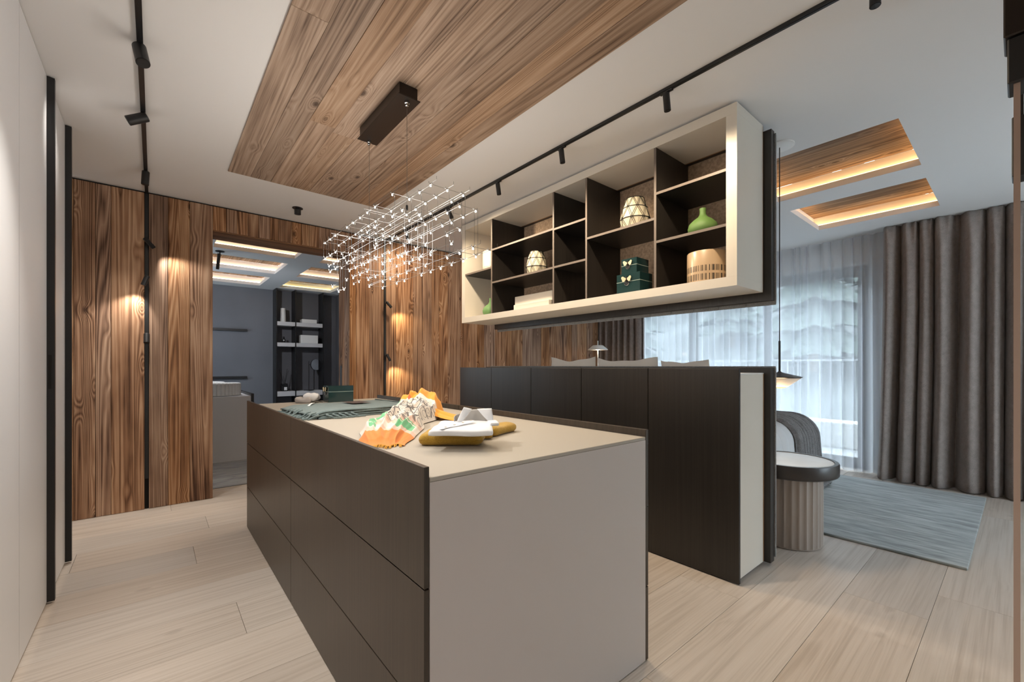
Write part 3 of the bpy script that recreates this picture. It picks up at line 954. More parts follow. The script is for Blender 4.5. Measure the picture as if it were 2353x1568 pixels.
# cross bars that carry the lattice, hooked to the wires
for j in (5.2, 10.45):
    y = 1.56 + .095*j
    a, b = Vector((.78, y, 1.965)), Vector((1.04, y, 1.965))
    seg(a, b, .0013)
    seg(Vector((BX, y, 2.03)), Vector((BX, y, 1.965)), .0013)
    for xx in (.79, .87, .95, 1.03): seg(Vector((xx, y, 1.965)), Vector((xx, y, 1.95)), .0011)
for i in range(4):
    for k in (0, 3):
        js = [j for (a, b, j) in cells if a == i and b == k]
        p = lat(i, k, min(js)) + up; seg(p, p - Vector((0,.05,0)))
        seg(p - Vector((0,.05,0)), p - Vector((0,.05,-.014)))
obj("wire_lattice", wf, "steel_wire", ch)
bsrc = csrc = None
for (i, k, j) in sorted(cells):
    p = lat(i, k, j)
    if bsrc is None:
        m = MB(); bm = bmesh.new(); bmesh.ops.create_icosphere(bm, subdivisions=1, radius=.0038); m.addbm(bm); bm.free()
        m.v = [(v[0]+p.x, v[1]+p.y, v[2]+p.z) for v in m.v]
        bsrc = obj("bulb", m, "bulb_glow", ch)
        me = bsrc.data
        for v in me.vertices: v.co = v.co + ch.location - p
        bsrc.location = p - ch.location
        m = MB()
        m.lathe([(.002,.004),(.0042,.005),(.0042,.009),(.002,.011)], 8, p)
        m.tube([p + Vector((-.006,0,.008)), p + Vector((-.008,0,.017))], .0014, 5); m.tube([p + Vector((.006,0,.008)), p + Vector((.008,0,.017))], .0014, 5)
        csrc = obj("bulb_holder", m, "chrome", bsrc)
        csrc.location = (0, 0, 0)
    else:
        nb = inst(bsrc, p - ch.location, ch); inst(csrc, Vector((0,0,0)), nb)
# the light of the many bulbs
for y in (1.75, 2.1, 2.45, 2.8):
    la = bpy.data.lights.new("bulb_lamp", 'POINT'); la.energy = P_BULB/4; la.color = SOFT; la.shadow_soft_size = .16
    lo = bpy.data.objects.new("bulb_lamp", la); ROOT.objects.link(lo); lo.parent = ch
    lo.location = Vector((.91, y, 1.80)) - ch.location

# ------------------------------------------------------------------ curtains
def pleat(name, label, cat, mat, y0, y1, xc, zb, zt, n, amp, seed, flare=.0, nu=None, nv=18, thick=0.0, group=None, sharp=1.0):
    nu = nu or n*14
    def fn(s, t):
        w = s + .62/n * noise.noise(Vector((s*n*.55, seed, 0))) + .10/n * noise.noise(Vector((s*n*.8, t*1.6, seed+5)))
        ph = 2*pi*n*w
        top = max(0.0, (t-.9)/.1)
        a = amp * (1 - .45*top) * (1 + .22*noise.noise(Vector((s*n*.7, t*1.3, seed)))) * (1 + .2*(1-t))
        wv = sin(ph) * (abs(sin(ph)) ** (sharp-1) if sharp != 1 else 1)
        x = xc + a*wv + .25*a*sin(2*ph + 3*noise.noise(Vector((s*n*.4, seed, 3))))
        x += .35*a*top*sin(3*ph)
        y = y0 + (y1-y0)*s + .42*(y1-y0)/n*sin(ph*1.0 + 1.2)*.32
        y += flare*(1-t)**2 * (s-.5)*2
        return (x, y, zb + (zt-zb)*t)
    o = obj(name, MB().grid(nu, nv, fn), mat, smooth=True, center=True)
    tag(o, label, cat, group)
    if thick:
        md = o.modifiers.new("cloth_thickness", 'SOLIDIFY'); md.thickness = thick; md.offset = 0
    return o
pleat("curtain", "heavy brown wool curtain hanging at the end of the window near the rug", "curtain", "curtain_wool", -.95, .92, 5.915, .012, H-.004, 13, .072, 2.0, .05, thick=.004, nu=420, nv=26)
pleat("curtain", "heavy charcoal curtain drawn into the corner by the wood wall", "curtain", "curtain_wool", 3.82, 4.66, 5.915, .012, H-.004, 7, .055, 9.0, .0, thick=.004, nu=180)
pleat("sheer_curtain", "white translucent pleated sheer curtain across the whole window", "sheer curtain", "sheer_voile", .80, 4.30, 6.075, .012, H-.004, 34, .034, 4.0, 0, nu=620, nv=14)

# ------------------------------------------------------------------ outside
struct("balcony_floor", MB().box(X1+.3, X1+2.6, -2, 8, -.2, -.02), "balcony_stone")
bal = thing("balcony_railing", "slim grey balcony railing seen faintly through the sheer curtain", "railing", (X1+2.45, 3, -.02))
obj("top_rail", MB().box(X1+2.43, X1+2.47, -2, 8, 1.28, 1.31), "rail_metal", bal)
obj("bottom_rail", MB().box(X1+2.43, X1+2.47, -2, 8, .12, .15), "rail_metal", bal)
ps = None
for k in range(62):
    y = -1.95 + k*.16
    if ps is None:
        ps = obj("baluster", MB().box(X1+2.442, X1+2.458, y-.008, y+.008, -.02, 1.28), "rail_metal", bal, center=True); pl0 = ps.location.copy()
    else: inst(ps, pl0 + Vector((0, k*.16, 0)), bal)
pp_ = obj("balcony_planter", MB().cbox(X1+1.5, X1+1.9, .4, 4.8, -.019, .36, .01), "stone_white", center=True)
tag(pp_, "long white planter box on the balcony behind the sheer curtain", "planter")
hm = MB().grid(40, 40, lambda s, t: (11 + 60*s, -45 + 110*t, -4 + 22*s**.6 + 1.6*noise.noise(Vector((s*5, t*9, 1)))))
struct("hillside", hm, "meadow", smooth=True)
rt = random.Random(4)
def conifer(x, y, h, z0):
    t = thing("conifer_tree", "dark conifer on the hillside, blurred by the sheer curtain", "tree", (x, y, z0), "conifers outside the window")
    obj("trunk", MB().tube([(x,y,z0),(x,y,z0+h*.9)], [h*.018, h*.005], 7), "bark", t)
    m = MB(); tiers = 11
    for q in range(tiers):
        f = q/(tiers-1)
        zb = z0 + h*(.12 + .80*f); r = h*.20*(1-f)**.85 + h*.02; n = 22
        b = len(m.v)
        m.v.append((x, y, zb + h*.10))
        for a in range(n):
            th = 2*pi*a/n; rr = r*(1.0 if a % 2 else .62)*rt.uniform(.8, 1.1)
            m.v.append((x + rr*cos(th), y + rr*sin(th), zb - rr*.35 + rt.uniform(-.1,.1)))
        for a in range(n): m.f.append((b, b+1+a, b+1+(a+1) % n))
    obj("foliage", m, "conifer", t)
for (x, y, h, z0) in ((17,4.5,9.5,1.0),(19,8,7.5,2.0),(22,3.2,9,3.2),(16,11,8,.8),(25,11,9,4.3),(21,14,8,2.8),(27,17,9,5),(30,6,9,6),(18,19,8,1.6)):
    conifer(x, y, h, z0)

# ------------------------------------------------------------------ bedroom
rug = obj("rug", MB().cbox(3.64, 5.72, .20, 3.7, .0005, .016, .004), "rug_silk", center=True)
tag(rug, "blue-grey streaked silk rug lying beside and under the bed", "rug")
BDX0, BDX1, BDY0, BDY1 = 2.95, 5.12, 1.40, 3.36
bed = thing("bed", "wide bed with pale linen standing against the felt covered backboard", "bed", ((BDX0+BDX1)/2, (BDY0+BDY1)/2, 0))
obj("bed_base", MB().cbox(BDX0, BDX1-.03, BDY0+.06, BDY1-.06, .0165, .30, .01), "bed_base", bed)
obj("mattress", MB().soft((4.02, 2.36, .30), 2.13, 1.90, .30, .10, 8, .003), "bed_linen", bed, smooth=True)
def drape(x0, x1, ya, yb, ztop, zside0, r, seed, amp, puddle=0.0, crimp=0.0):
    """cloth lying over the bed edge at y=ya, falling to zside0 and running out over the floor"""
    flat = yb - ya - r
    drop = ztop - r - zside0
    arc = r*pi/2
    tot = flat + arc + drop + puddle
    def fn(s, t):
        d = t*tot
        x = x0 + (x1-x0)*s
        if d < flat: y = yb - d; z = ztop; nx = (0, 1)
        elif d < flat+arc:
            a = (d-flat)/r; y = ya + r - r*sin(a); z = ztop - r + r*cos(a); nx = (-sin(a), cos(a))
        elif d < flat+arc+drop: y = ya - .035*((d-flat-arc)/max(drop,.01)); z = ztop - r - (d-flat-arc); nx = (-1, 0)
        else: y = ya - .035 - (d-flat-arc-drop); z = zside0 + .004; nx = (0, .6)
        f = amp*(sin(s*seed[0]*2*pi + 2.6*noise.noise(Vector((s*5, t*2, seed[1])))) + .6*noise.noise(Vector((s*17, t*2.2, seed[1]))))
        f = abs(f) + crimp*abs(sin(s*12*pi + 4*noise.noise(Vector((s*4, t*1.5, seed[1]+7)))))
        return (x + .03*noise.noise(Vector((s*3, t*3, seed[1]+2))), y + nx[0]*f*1.3, z + nx[1]*f)
    return MB().grid(150, 70, fn)
dv = obj("duvet", drape(3.35, 4.75, BDY0-.02, BDY1-.1, .645, .12, .16, (3.0, 1.0), .012), "bed_linen", bed, smooth=True)
md = dv.modifiers.new("cloth_thickness", 'SOLIDIFY'); md.thickness = .03; md.offset = -1
th = obj("bed_throw", drape(4.50, 5.18, BDY0-.055, BDY1-.2, .675, .018, .20, (5.0, 6.0), .012, .10, .034), "bed_throw_grey", center=True, smooth=True)
md = th.modifiers.new("cloth_thickness", 'SOLIDIFY'); md.thickness = .008; md.offset = 0
tag(th, "striped grey throw draped over the foot of the bed down to the rug", "blanket")
def pillow(label, y, w, h, x=3.03, tilt=.16, dz=0, sk=0.0):
    m = MB()
    def fn(a, b):
        pass
    n = 16
    vs = []
    for sgn in (1, -1):
        m.grid(n, n, lambda s, t: (
            x + .5*h*tilt*(0) + sgn*.085*max(0, (1-(2*s-1)**4)*(1-(2*t-1)**4))**.5 + tilt*(.5-t)*h*.6,
            y + (s-.5)*w*(1-.05*sin(pi*t)) + sk*(t-.5),
            .605 + dz + t*h*(1-.045*sin(pi*s)) + .02*noise.noise(Vector((s*3+y, t*3, 1)))))
    m.uv = None
    o = obj("pillow", m, "pillow_linen", center=True, smooth=True)
    return tag(o, label, "pillow", "pillows against the bed backboard")
pillow("white pillow standing behind the sideboard near the wood wall", 2.745, .56, .675, x=3.08)
pillow("white pillow leaning behind the sideboard next to the white lamp", 2.12, .60, .665, x=3.08, sk=.05)
pillow("white pillow whose corner just shows beyond the middle of the sideboard", 1.60, .38, .645, x=3.08, sk=.06)

# fluted bedside table
SC = (3.345, 1.035)
st = thing("bedside_table", "round fluted bedside table with dark rim and pale glass top on the oak floor", "bedside table", (SC[0], SC[1], 0))
obj("drum", MB().lathe([(.185,0),(.195,.006),(.195,.012),(.203,.016),(.203,.462),(.19,.47)], 216, (SC[0],SC[1],0), lambda t, z: 1 - .034*abs(sin(t*15))**.8*(1 if z > .014 else 0)), "stool_flute", st, smooth=True, angle=35)
obj("rim", MB().lathe([(.21,.468),(.268,.47),(.283,.478),(.288,.486),(.288,.555),(.284,.562),(.262,.562),(.260,.556)], 64, (SC[0],SC[1],0)), "stool_rim", st, smooth=True, angle=40)
obj("table_top", MB().lathe([(.259,.553),(.259,.559)], 64, (SC[0],SC[1],0)), "stool_top", st, smooth=True, angle=40)

# pendant above it
PX_, PY_ = 3.18, 1.03
pe = thing("pendant_lamp", "slim pendant lamp with flat cone shade hanging by the bedside table", "pendant lamp", (PX_, PY_, H))
obj("ceiling_rose", MB().lathe([(.078,-.012),(.085,-.008),(.085,-.0005)], 40, (PX_,PY_,H)), "white_ceramic", pe, smooth=True, angle=40)
obj("cable", MB().tube([(PX_,PY_,H-.012),(PX_,PY_,1.36)], .0032, 8), "black_metal", pe)
obj("rod", MB().tube([(PX_,PY_,1.365),(PX_,PY_,1.16)], .0065, 12), "black_metal", pe, smooth=True, angle=40)
obj("shade", MB().lathe([(.0065,.115),(.012,.108),(.03,.102),(.127,.078),(.128,.074),(.122,.070)], 56, (PX_,PY_,1.05)), "stool_rim", pe, smooth=True, angle=60)
obj("diffuser", MB().lathe([(.045,.0115),(.06,.022),(.121,.069)], 56, (PX_,PY_,1.05)), "lamp_white", pe, smooth=True, angle=60)
obj("glow_tip", MB().lathe([(.004,-.001),(.02,.001),(.034,.005),(.045,.0118)], 56, (PX_,PY_,1.05)), "pendant_glow", pe, smooth=True, angle=60)
la = bpy.data.lights.new("pendant_bulb", 'POINT'); la.energy = 3; la.color = (1,.68,.38); la.shadow_soft_size = .05
lo = bpy.data.objects.new("pendant_bulb", la); ROOT.objects.link(lo); lo.parent = pe; lo.location = (0, 0, 1.03-H)

# white lamp on a console by the wood wall
LX, LY = 5.10, 4.08
co = thing("console_table", "low dark console table standing by the wood wall behind the bed", "console", (LX-.1, 4.36, 0))
obj("table_top", MB().cbox(4.4, 5.5, 3.95, 4.62, .86, .90, .003), "dark_veneer", co)
for a in (4.45, 5.41):
    for b in (4.0, 4.53): obj("leg", MB().box(a, a+.04, b, b+.04, .0005, .86), "dark_veneer", co, center=True)
lt = thing("table_lamp", "white table lamp with flat tapered shade and thin stem on the console", "table lamp", (LX, LY, .9))
obj("base", MB().lathe([(.09,0),(.09,.012),(.02,.018)], 32, (LX,LY,.9005)), "lamp_white", lt, smooth=True, angle=40)
obj("stem", MB().tube([(LX,LY,.915),(LX,LY,1.575)], .008, 12), "lamp_white", lt, smooth=True, angle=40)
obj("shade", MB().lathe([(.148,1.438-.9),(.150,1.442-.9),(.078,1.505-.9),(.074,1.507-.9),(.072,1.503-.9),(.142,1.44-.9)], 48, (LX,LY,.9)), "lamp_white", lt, smooth=True, angle=40)
la = bpy.data.lights.new("lamp_bulb", 'POINT'); la.energy = 2.5; la.color = (1,.75,.5); la.shadow_soft_size = .03
lo = bpy.data.objects.new("lamp_bulb", la); ROOT.objects.link(lo); lo.parent = lt; lo.location = (0, 0, .52)

# ------------------------------------------------------------------ glass sliding door seen edge-on beside the camera
gd = thing("glass_door", "clear glass sliding door with bronze edge hanging from black clamps", "glass door", (2.05, .006, 0))
obj("pane", MB().box(1.606, 2.5, .002, .011, .012, 1.90), "door_glass", gd)
obj("edge_strip", MB().box(1.60, 1.6055, .001, .012, .012, 1.90), "bronze_edge", gd)
obj("clamp", MB().cbox(1.59, 1.68, -.012, .022, 1.885, 1.995, .003), "black_metal", gd)
obj("clamp", MB().cbox(1.585, 1.69, -.016, .028, 1.998, 2.10, .003), "bronze_metal", gd)
obj("hanger", MB().box(1.60, 1.66, -.006, .012, 2.10, H-.001), "black_metal", gd)
obj("clamp", MB().cbox(2.38, 2.48, -.012, .022, 1.885, 2.10, .003), "black_metal", gd)
obj("hanger", MB().box(2.40, 2.46, -.006, .012, 2.10, H-.001), "black_metal", gd)
obj("floor_guide", MB().box(2.2, 2.26, -.008, .02, .0005, .011), "black_metal", gd)

# ------------------------------------------------------------------ things on the hanging shelf
def geo_shade(label, c, sc):
    prof = [(.060,.0),(.098,.062),(.098,.066),(.078,.135),(.055,.195),(.050,.196)]
    t = thing("geometric_vase", label, "vase", c, "cream vases with black triangle lines")
    P = [(.076*sc,0),(.098*sc,.075*sc),(.080*sc,.150*sc),(.058*sc,.215*sc)]
    n = 8
    m = MB(); m.lathe([(.02*sc,0)] + P + [(.05*sc,.216*sc),(.047*sc,.19*sc)], n*2, c)
    obj("body", m, "cream_ceramic", t)
    lm = MB()
    def pt(lev, a): r, z = P[lev]; r *= 1.012; return Vector((c[0]+r*cos(a), c[1]+r*sin(a), c[2]+z))
    for lev in (0, 1, 2, 3):
        lm.tube([pt(lev, 2*pi*k/(n*2)) for k in range(n*2)], .0028*sc, 5, closed=True)
    for lev in range(3):
        for k in range(n):
            a0 = 2*pi*(k + .5*(lev % 2))/n; da = pi/n
            for off in (-.06, .06):
                lm.tube([pt(lev, a0+off), pt(lev+1, a0+da+off)], .0016*sc, 4)
                lm.tube([pt(lev, a0+off), pt(lev+1, a0-da+off)], .0016*sc, 4)
    obj("line_pattern", lm, "black_line", t)
    return t
SH = ST/2 + .0005
p = onx(1459, 500, 2.60); geo_shade("larger cream vase with black triangle lines under the shelf top", (2.60, p.y, 2.1385+SH), 1.06)
p = onx(1233, 600, 2.60); geo_shade("cream vase with black triangle lines in the bay beside the narrow empty one", (2.60, p.y, 1.9855+SH), 1.0)

def bottle_vase(label, c, r, h, mat):
    k = h/.176; q = r/.086
    prof = [(.045*q,0),(.070*q,.012*k),(.084*q,.035*k),(.086*q,.055*k),(.078*q,.080*k),(.055*q,.103*k),(.028*q,.122*k),(.019*q,.138*k),(.0175*q,.155*k),(.019*q,.172*k),(.018*q,.176*k),(.013*q,.172*k)]
    o = obj("bottle_vase", MB().lathe(prof, 96, c, lambda t, z: 1 - (.012*abs(sin(t*20)) if .055*k < z < .115*k else 0)), mat, smooth=True, angle=60, center=True)
    return tag(o, label, "vase")
p = onx(1615, 500, 2.60); bottle_vase("squat matt green vase with narrow neck in the widest end bay", (2.60, p.y, 1.987+SH), .087, .178, "green_vase")
p = onx(1128, 700, 2.60); bottle_vase("mint green narrow necked vase at the bottom of the far end bay", (2.60, p.y, IZa+.0005), .084, .185, "mint_vase")

def pot(name, label, c, r, h, mat):
    o = obj(name, MB().lathe([(r-.006,0),(r,.004),(r,h-.004),(r-.003,h),(r-.006,h-.003),(r-.008,.02),(.01,.016)], 64, c), mat, smooth=True, angle=40)
    for v in o.data.vertices: v.co = v.co - Vector(c)
    o.location = c
    return tag(o, label, "pot")
p = onx(1624, 600, 2.585); pot("striped_pot", "beige cylinder pot with two bands of black bars", (2.585, p.y, IZa+.0005), .112, .19, "pot_beige")
p = onx(1130, 600, 2.62); pot("striped_pot", "white cylinder pot with grey barred bands in the far end bay", (2.62, p.y, 2.131+SH), .092, .215, "pot_white")

def clasp_box(label, x0, x1, y0, y1, z0, h, lid, group=None, s=1.0, yc=None):
    """lacquer box whose clasp face looks towards -x"""
    t = thing("lacquer_box", label, "box", ((x0+x1)/2, (y0+y1)/2, z0), group)
    obj("box_body", MB().cbox(x0, x1, y0, y1, z0, z0+h-lid-.002, .0012), "teal_glass", t)
    obj("lid_line", MB().box(x0-.0006, x1+.0006, y0-.0006, y1+.0006, z0+h-lid-.0022, z0+h-lid+.0006), "pale_line", t)
    obj("lid", MB().cbox(x0, x1, y0, y1, z0+h-lid+.0005, z0+h, .0012), "teal_glass", t)
    yc = (y0+y1)/2 if yc is None else yc
    zc = z0 + h - lid + .016*s
    bf = obj("butterfly", MB().tube([(x0-.005, yc, zc-.02*s),(x0-.006, yc, zc),(x0-.005, yc, zc+.018*s)], [.003*s,.0042*s,.003*s], 8), "bronze_metal", t)
    wing = [(.004,-.004),(.016,-.016),(.028,-.015),(.031,-.004),(.036,.006),(.034,.015),(.025,.017),(.012,.008),(.004,.005)]
    for sg in (1, -1):
        poly = [(sg*a*s, b*s) for a, b in wing]
        if sg < 0: poly = poly[::-1]
        obj("wing", MB().prism(poly, 0, .003, lambda q: (x0-.003-q[2]-abs(q[0])*.12, yc+q[0], zc+q[1])), "wing_cream", bf)
    obj("drop_ring", MB().tube([(x0-.004, yc + .017*s*cos(a), zc-.022*s - .020*s*sin(a)) for a in [pi*k/10 for k in range(11)]], .0016, 6), "chrome", t)
    obj("drop_plate", MB().tube([(x0-.0005,yc,zc-.026*s),(x0-.003,yc,zc-.026*s)], [.014*s,.012*s], 14), "black_metal", t)
    return t
xa = 2.50
ya, yb_ = onx(1470.5, 650, xa).y, onx(1417, 650, xa).y
xb_ = ony(1499, 650, ya).x
clasp_box("wide dark teal box with butterfly clasp under a smaller one", xa, min(xb_, 2.70), ya, yb_, IZa+.0005, .142, .055, "teal boxes with butterfly clasps", 1.1, yb_-.085)
xa2 = 2.515
ya, yb_ = onx(1463, 620, xa2).y, onx(1428, 620, xa2).y
clasp_box("small dark teal box with butterfly clasp stacked on a wider box", xa2, 2.66, ya, yb_, IZa+.143, .105, .047, "teal boxes with butterfly clasps", 1.0, yb_-.055)

ya, yb_ = onx(1267, 650, 2.56).y, onx(1181, 650, 2.56).y
cb1 = obj("storage_box", MB().cbox(2.57, 2.80, ya, yb_, IZa+.0005, IZa+.145, .003), "cream_lacquer", center=True)
tag(cb1, "tall cream storage box at the back of the shelf bay", "box")
ya, yb_ = onx(1262, 690, 2.47).y, onx(1181, 690, 2.47).y
cb2 = obj("storage_tray", MB().cbox(2.465, 2.56, ya, yb_, IZa+.0005, IZa+.048, .003), "cream_lacquer", center=True)
tag(cb2, "low cream tray box in front of the tall storage box", "tray")

# ------------------------------------------------------------------ things on the island
ZI = .9122
p0 = onz(756, 925.4, ZI)
clasp_box("dark green lacquer box with cream butterfly clasp on the island top", p0.x-.004, p0.x+.19, p0.y, p0.y+.135, ZI+.0003, .128, .045, None, 1.05, p0.y+.075)

# folded towels behind the box
tw = thing("folded_towel", "small pile of grey and white folded towels at the end of the island", "towels", (.97, 3.55, ZI))
obj("grey_towel", MB().soft((.895, 3.585, ZI), .12, .13, .045, .02, 8, .012, 22, rot=-.5, seed=3), "towel_grey", tw, smooth=True)
obj("white_towel", MB().soft((.955, 3.605, ZI+.012), .10, .13, .055, .025, 8, .016, 20, rot=-.6, seed=8), "towel_white", tw, smooth=True)

# grey-teal fringed throw, folded in four
TW = thing("knitted_throw", "folded teal-grey knitted throw with fringe lying on the island", "throw", (.95, 2.72, ZI))
ca, sa = cos(.10), sin(.10)
def thr(lx, ly, z): return (.945 + lx*ca - ly*sa, 2.70 + lx*sa + ly*ca, z)
tm = MB()
layers = 4
for k in range(layers):
    zz = ZI + .003 + k*.0115
    wl = .60 + .02*k; wd = .54 - .012*k
    def fn(s, t, k=k, zz=zz, wl=wl, wd=wd):
        lx = (s-.5)*wl - (.02 if k == 3 else 0) + .02*(k % 2); ly = (t-.5)*wd + .008*noise.noise(Vector((s*4, k, 1)))
        e = min(1, (1-abs(2*t-1))*14)
        z = zz + .0035*noise.noise(Vector((s*5, t*5, k*3.1))) + .004*e
        z -= .010*max(0, (.10-s)/.10)*k*.6
        z -= .012*max(0, (s-.93)/.07)**2
        return thr(lx, ly, max(ZI+.002, z))
    tm.grid(46, 40, fn)
tb = obj("folded_cloth", tm, "throw_teal", TW, smooth=True)
md = tb.modifiers.new("cloth_thickness", 'SOLIDIFY'); md.thickness = .007; md.offset = 0
# rounded fold at one end
fm = MB()
for (r, zc, xo) in ((.021, ZI+.026, .30), (.011, ZI+.016, .305)):
    fm.grid(12, 30, lambda s, t, r=r, zc=zc, xo=xo: thr(xo + r*1.3*sin(pi*s), (t-.5)*.53 + .008*noise.noise(Vector((t*6,s,2))), max(ZI+.002, zc - r*cos(pi*s))))
fo = obj("fold", fm, "throw_teal", TW, smooth=True)
md = fo.modifiers.new("cloth_thickness", 'SOLIDIFY'); md.thickness = .007; md.offset = 0
rfz = random.Random(9)
for k in range(30):
    ly = -.27 + .54*k/29 + rfz.uniform(-.006,.006)
    lay = rfz.choice((0, 1, 2, 3)); z0 = ZI + .008 + lay*.009
    x0_ = -.305; ln = rfz.uniform(.05, .075)
    pts = [thr(x0_, ly, z0), thr(x0_-ln*.35, ly+rfz.uniform(-.012,.012), max(ZI+.006, z0-.006)), thr(x0_-ln*.7, ly+rfz.uniform(-.02,.02), ZI+.007), thr(x0_-ln, ly+rfz.uniform(-.025,.025), ZI+.0055)]
    obj("tassel", MB().tube(pts, [.0045,.005,.0045,.0035], 6), "throw_teal", TW, smooth=True)
for k in range(5):
    lx = -.26 + k*.035; ln = .05
    pts = [thr(lx, -.26, ZI+.025), thr(lx+.01, -.285, ZI+.016), thr(lx+.03, -.29-ln*.3, ZI+.006), thr(lx+.06, -.29-ln*.5, ZI+.0055)]
    obj("tassel", MB().tube(pts, [.0045,.005,.0045,.0035], 6), "throw_teal", TW, smooth=True)
obj("brown_patch", MB().box(0,0,0,0,0,0) if False else MB().grid(6, 6, lambda s, t: thr(.0 + .125*s, .0 + .17*t - .03, ZI + .0535 + .001*sin(s*6))), "brown_label", TW)
obj("care_tag", MB().grid(8, 2, lambda s, t: thr(-.23 + .10*s, .06 + .16*s + .03*t, ZI + .046 + .008*sin(pi*s))), "paper_white", TW, smooth=True)
obj("tag_clip", MB().tube([thr(-.14,.21,ZI+.052), thr(-.10,.235,ZI+.056), thr(-.085,.225,ZI+.054)], .003, 6), "black_matt", TW)

# printed silk scarf
SCF = thing("silk_scarf", "crumpled printed scarf in orange, mint and cream on the island", "scarf", (.9, 1.9, ZI))
sp_pts = [Vector((.625,1.45,0)), Vector((.70,1.60,0)), Vector((.80,1.78,0)), Vector((.93,1.96,0)), Vector((1.07,2.10,0)), Vector((1.18,2.22,0)), Vector((1.28,2.36,0))]
hw = [.070, .105, .130, .125, .125, .14, .09]
hh = [.006, .028, .040, .050, .075, .112, .050]
def spl(arr, t):
    q = t*(len(arr)-1); i = min(int(q), len(arr)-2); f = q-i; f = f*f*(3-2*f) if not isinstance(arr[0], Vector) else f
    return arr[i]*(1-f) + arr[i+1]*f
def scarf(s, t):
    c = spl(sp_pts, t); d = (spl(sp_pts, min(1, t+.05)) - spl(sp_pts, max(0, t-.05))).normalized()
    nrm = Vector((d.y, -d.x, 0))
    q = 2*s-1
    w = spl(hw, t) * (1 + .14*noise.noise(Vector((t*7, (1 if q > 0 else 3), 2))))
    pos = c + nrm*(q*w) + d*(.03*noise.noise(Vector((q*2.3, t*3, 9))))
    hgt = spl(hh, t) * max(0, 1-q*q)**.55
    fold = .030*max(0, 1 - 2.6*abs(noise.noise(Vector((q*1.9 + t*1.1, t*2.6 - q*.4, 4)))))**1.5 + .014*max(0, 1 - 3*abs(noise.noise(Vector((q*3.7 - t, t*6, 6)))))
    edge = min(1, (1-abs(q))*5) * min(1, t*14+.15) * min(1, (1-t)*10+.1)
    return (max(.556, pos.x), pos.y, ZI + .004 + (hgt + fold*(.18+.9*min(1,t*2.2)))*max(0, edge) )
sc_ = obj("printed_cloth", MB().grid(70, 130, scarf), "silk_scarf", SCF, smooth=True)
def tail(s, t):
    a = Vector((1.13, 2.10, 0)); b = Vector((1.27, 1.93, 0)); c = a*(1-t) + b*t
    n_ = Vector((.62, .52, 0)).normalized()
    w = .05 + .055*t
    z = .075*(1-t)**1.6*(1-(2*s-1)**2*.4) + .012*abs(sin(s*pi*3.3))*(1-abs(2*s-1)*.6)
    pos = c + n_*((s-.5)*2*w)
    return (pos.x, pos.y, ZI + .004 + max(0, z))
tl = MB().grid(26, 26, tail); tl.uv = [(u*.1, .80 + .2*v) for u, v in tl.uv]
obj("scarf_tail", tl, "silk_scarf", SCF, smooth=True)
fr = MB(); r2 = random.Random(31)
def fringe(fn, s0, s1, t, out, n):
    for k in range(n):
        s = s0 + (s1-s0)*(k+r2.random())/n
        p = Vector(fn(s, t)); p.x = max(p.x, .572); o_ = Vector(out)*r2.uniform(.6, 1.2) + Vector((r2.uniform(-.008,.008), r2.uniform(-.008,.008), 0))
        fr.tube([p, p+o_*.5+Vector((0,0,.003)), Vector((p.x+o_.x, p.y+o_.y, max(ZI+.002, p.z+o_.z-.004)))], .0011, 4)
fringe(scarf, .05, .95, 0.0, (-.014,-.022,0), 70)
fringe(scarf, .05, .95, 1.0, (.016,.022,-.006), 60)
fringe(tail, .05, .95, 1.0, (.012,-.02,0), 50)
fm_, nt_, out_ = newmat("scarf_fringe"); principled(nt_, out_, (.80,.42,.06), .8)
obj("fringe", fr, "scarf_fringe", SCF, kind="stuff")

# mustard jumper and white shirt, laid in the camera's direction
rot = -YAW
mb0 = onz(1034, 1026, ZI)
mc = mb0 + CF*.085
MU = thing("folded_jumper", "mustard yellow wool jumper folded under a white shirt", "jumper", (mc.x, mc.y, ZI))
def sag(p): return p + Vector((0, 0, -.006*(p.x/.12)**2 if p.z > 0 else 0))
obj("folded_front", MB().soft((mc.x, mc.y, ZI), .235, .175, .046, .022, 12, .006, 16, rot=rot, seed=2, fn=sag), "mustard_wool", MU, smooth=True)
obj("folded_back", MB().soft((mc.x + CF.x*.10 + CR.x*.02, mc.y + CF.y*.10 + CR.y*.02, ZI), .25, .13, .034, .016, 10, .008, 14, rot=rot+.12, seed=5), "mustard_wool", MU, smooth=True)
sl = onz(1140, 1000, ZI) + CF*.05
obj("sleeve", MB().soft((sl.x, sl.y, ZI), .10, .19, .036, .017, 10, .008, 15, rot=rot-.55, seed=7), "mustard_wool", MU, smooth=True)
shc = onz(1062, 1000, ZI+.045) + CF*.045
SHR = thing("folded_shirt", "folded white shirt with upright collar lying on the mustard jumper", "shirt", (shc.x, shc.y, ZI+.046))
def shp(p):
    t = (p.y + .11)/.22
    return Vector((p.x*(1.0 - .16*t), p.y, p.z + .012*t + .003*noise.noise(Vector((p.x*12, p.y*12, 4)))))
obj("folded_body", MB().soft((shc.x, shc.y, ZI+.0465), .225, .20, .022, .009, 12, .003, 18, rot=rot, seed=1, fn=shp), "shirt_white", SHR, smooth=True)
def loc_(lx, ly, lz): return (shc.x + CR.x*lx + CF.x*ly, shc.y + CR.y*lx + CF.y*ly, ZI+.046 + lz)
cl = MB().grid(28, 8, lambda s, t: (lambda a: loc_(.015 + .062*cos(a), .085 + .032*sin(a), .030 + .030*t*(.55+.45*sin(max(0, min(pi, a)))) ))(-.35 + (pi+.7)*s))
o = obj("collar_stand", cl, "shirt_shadow", SHR, smooth=True)
md = o.modifiers.new("cloth_thickness", 'SOLIDIFY'); md.thickness = .003
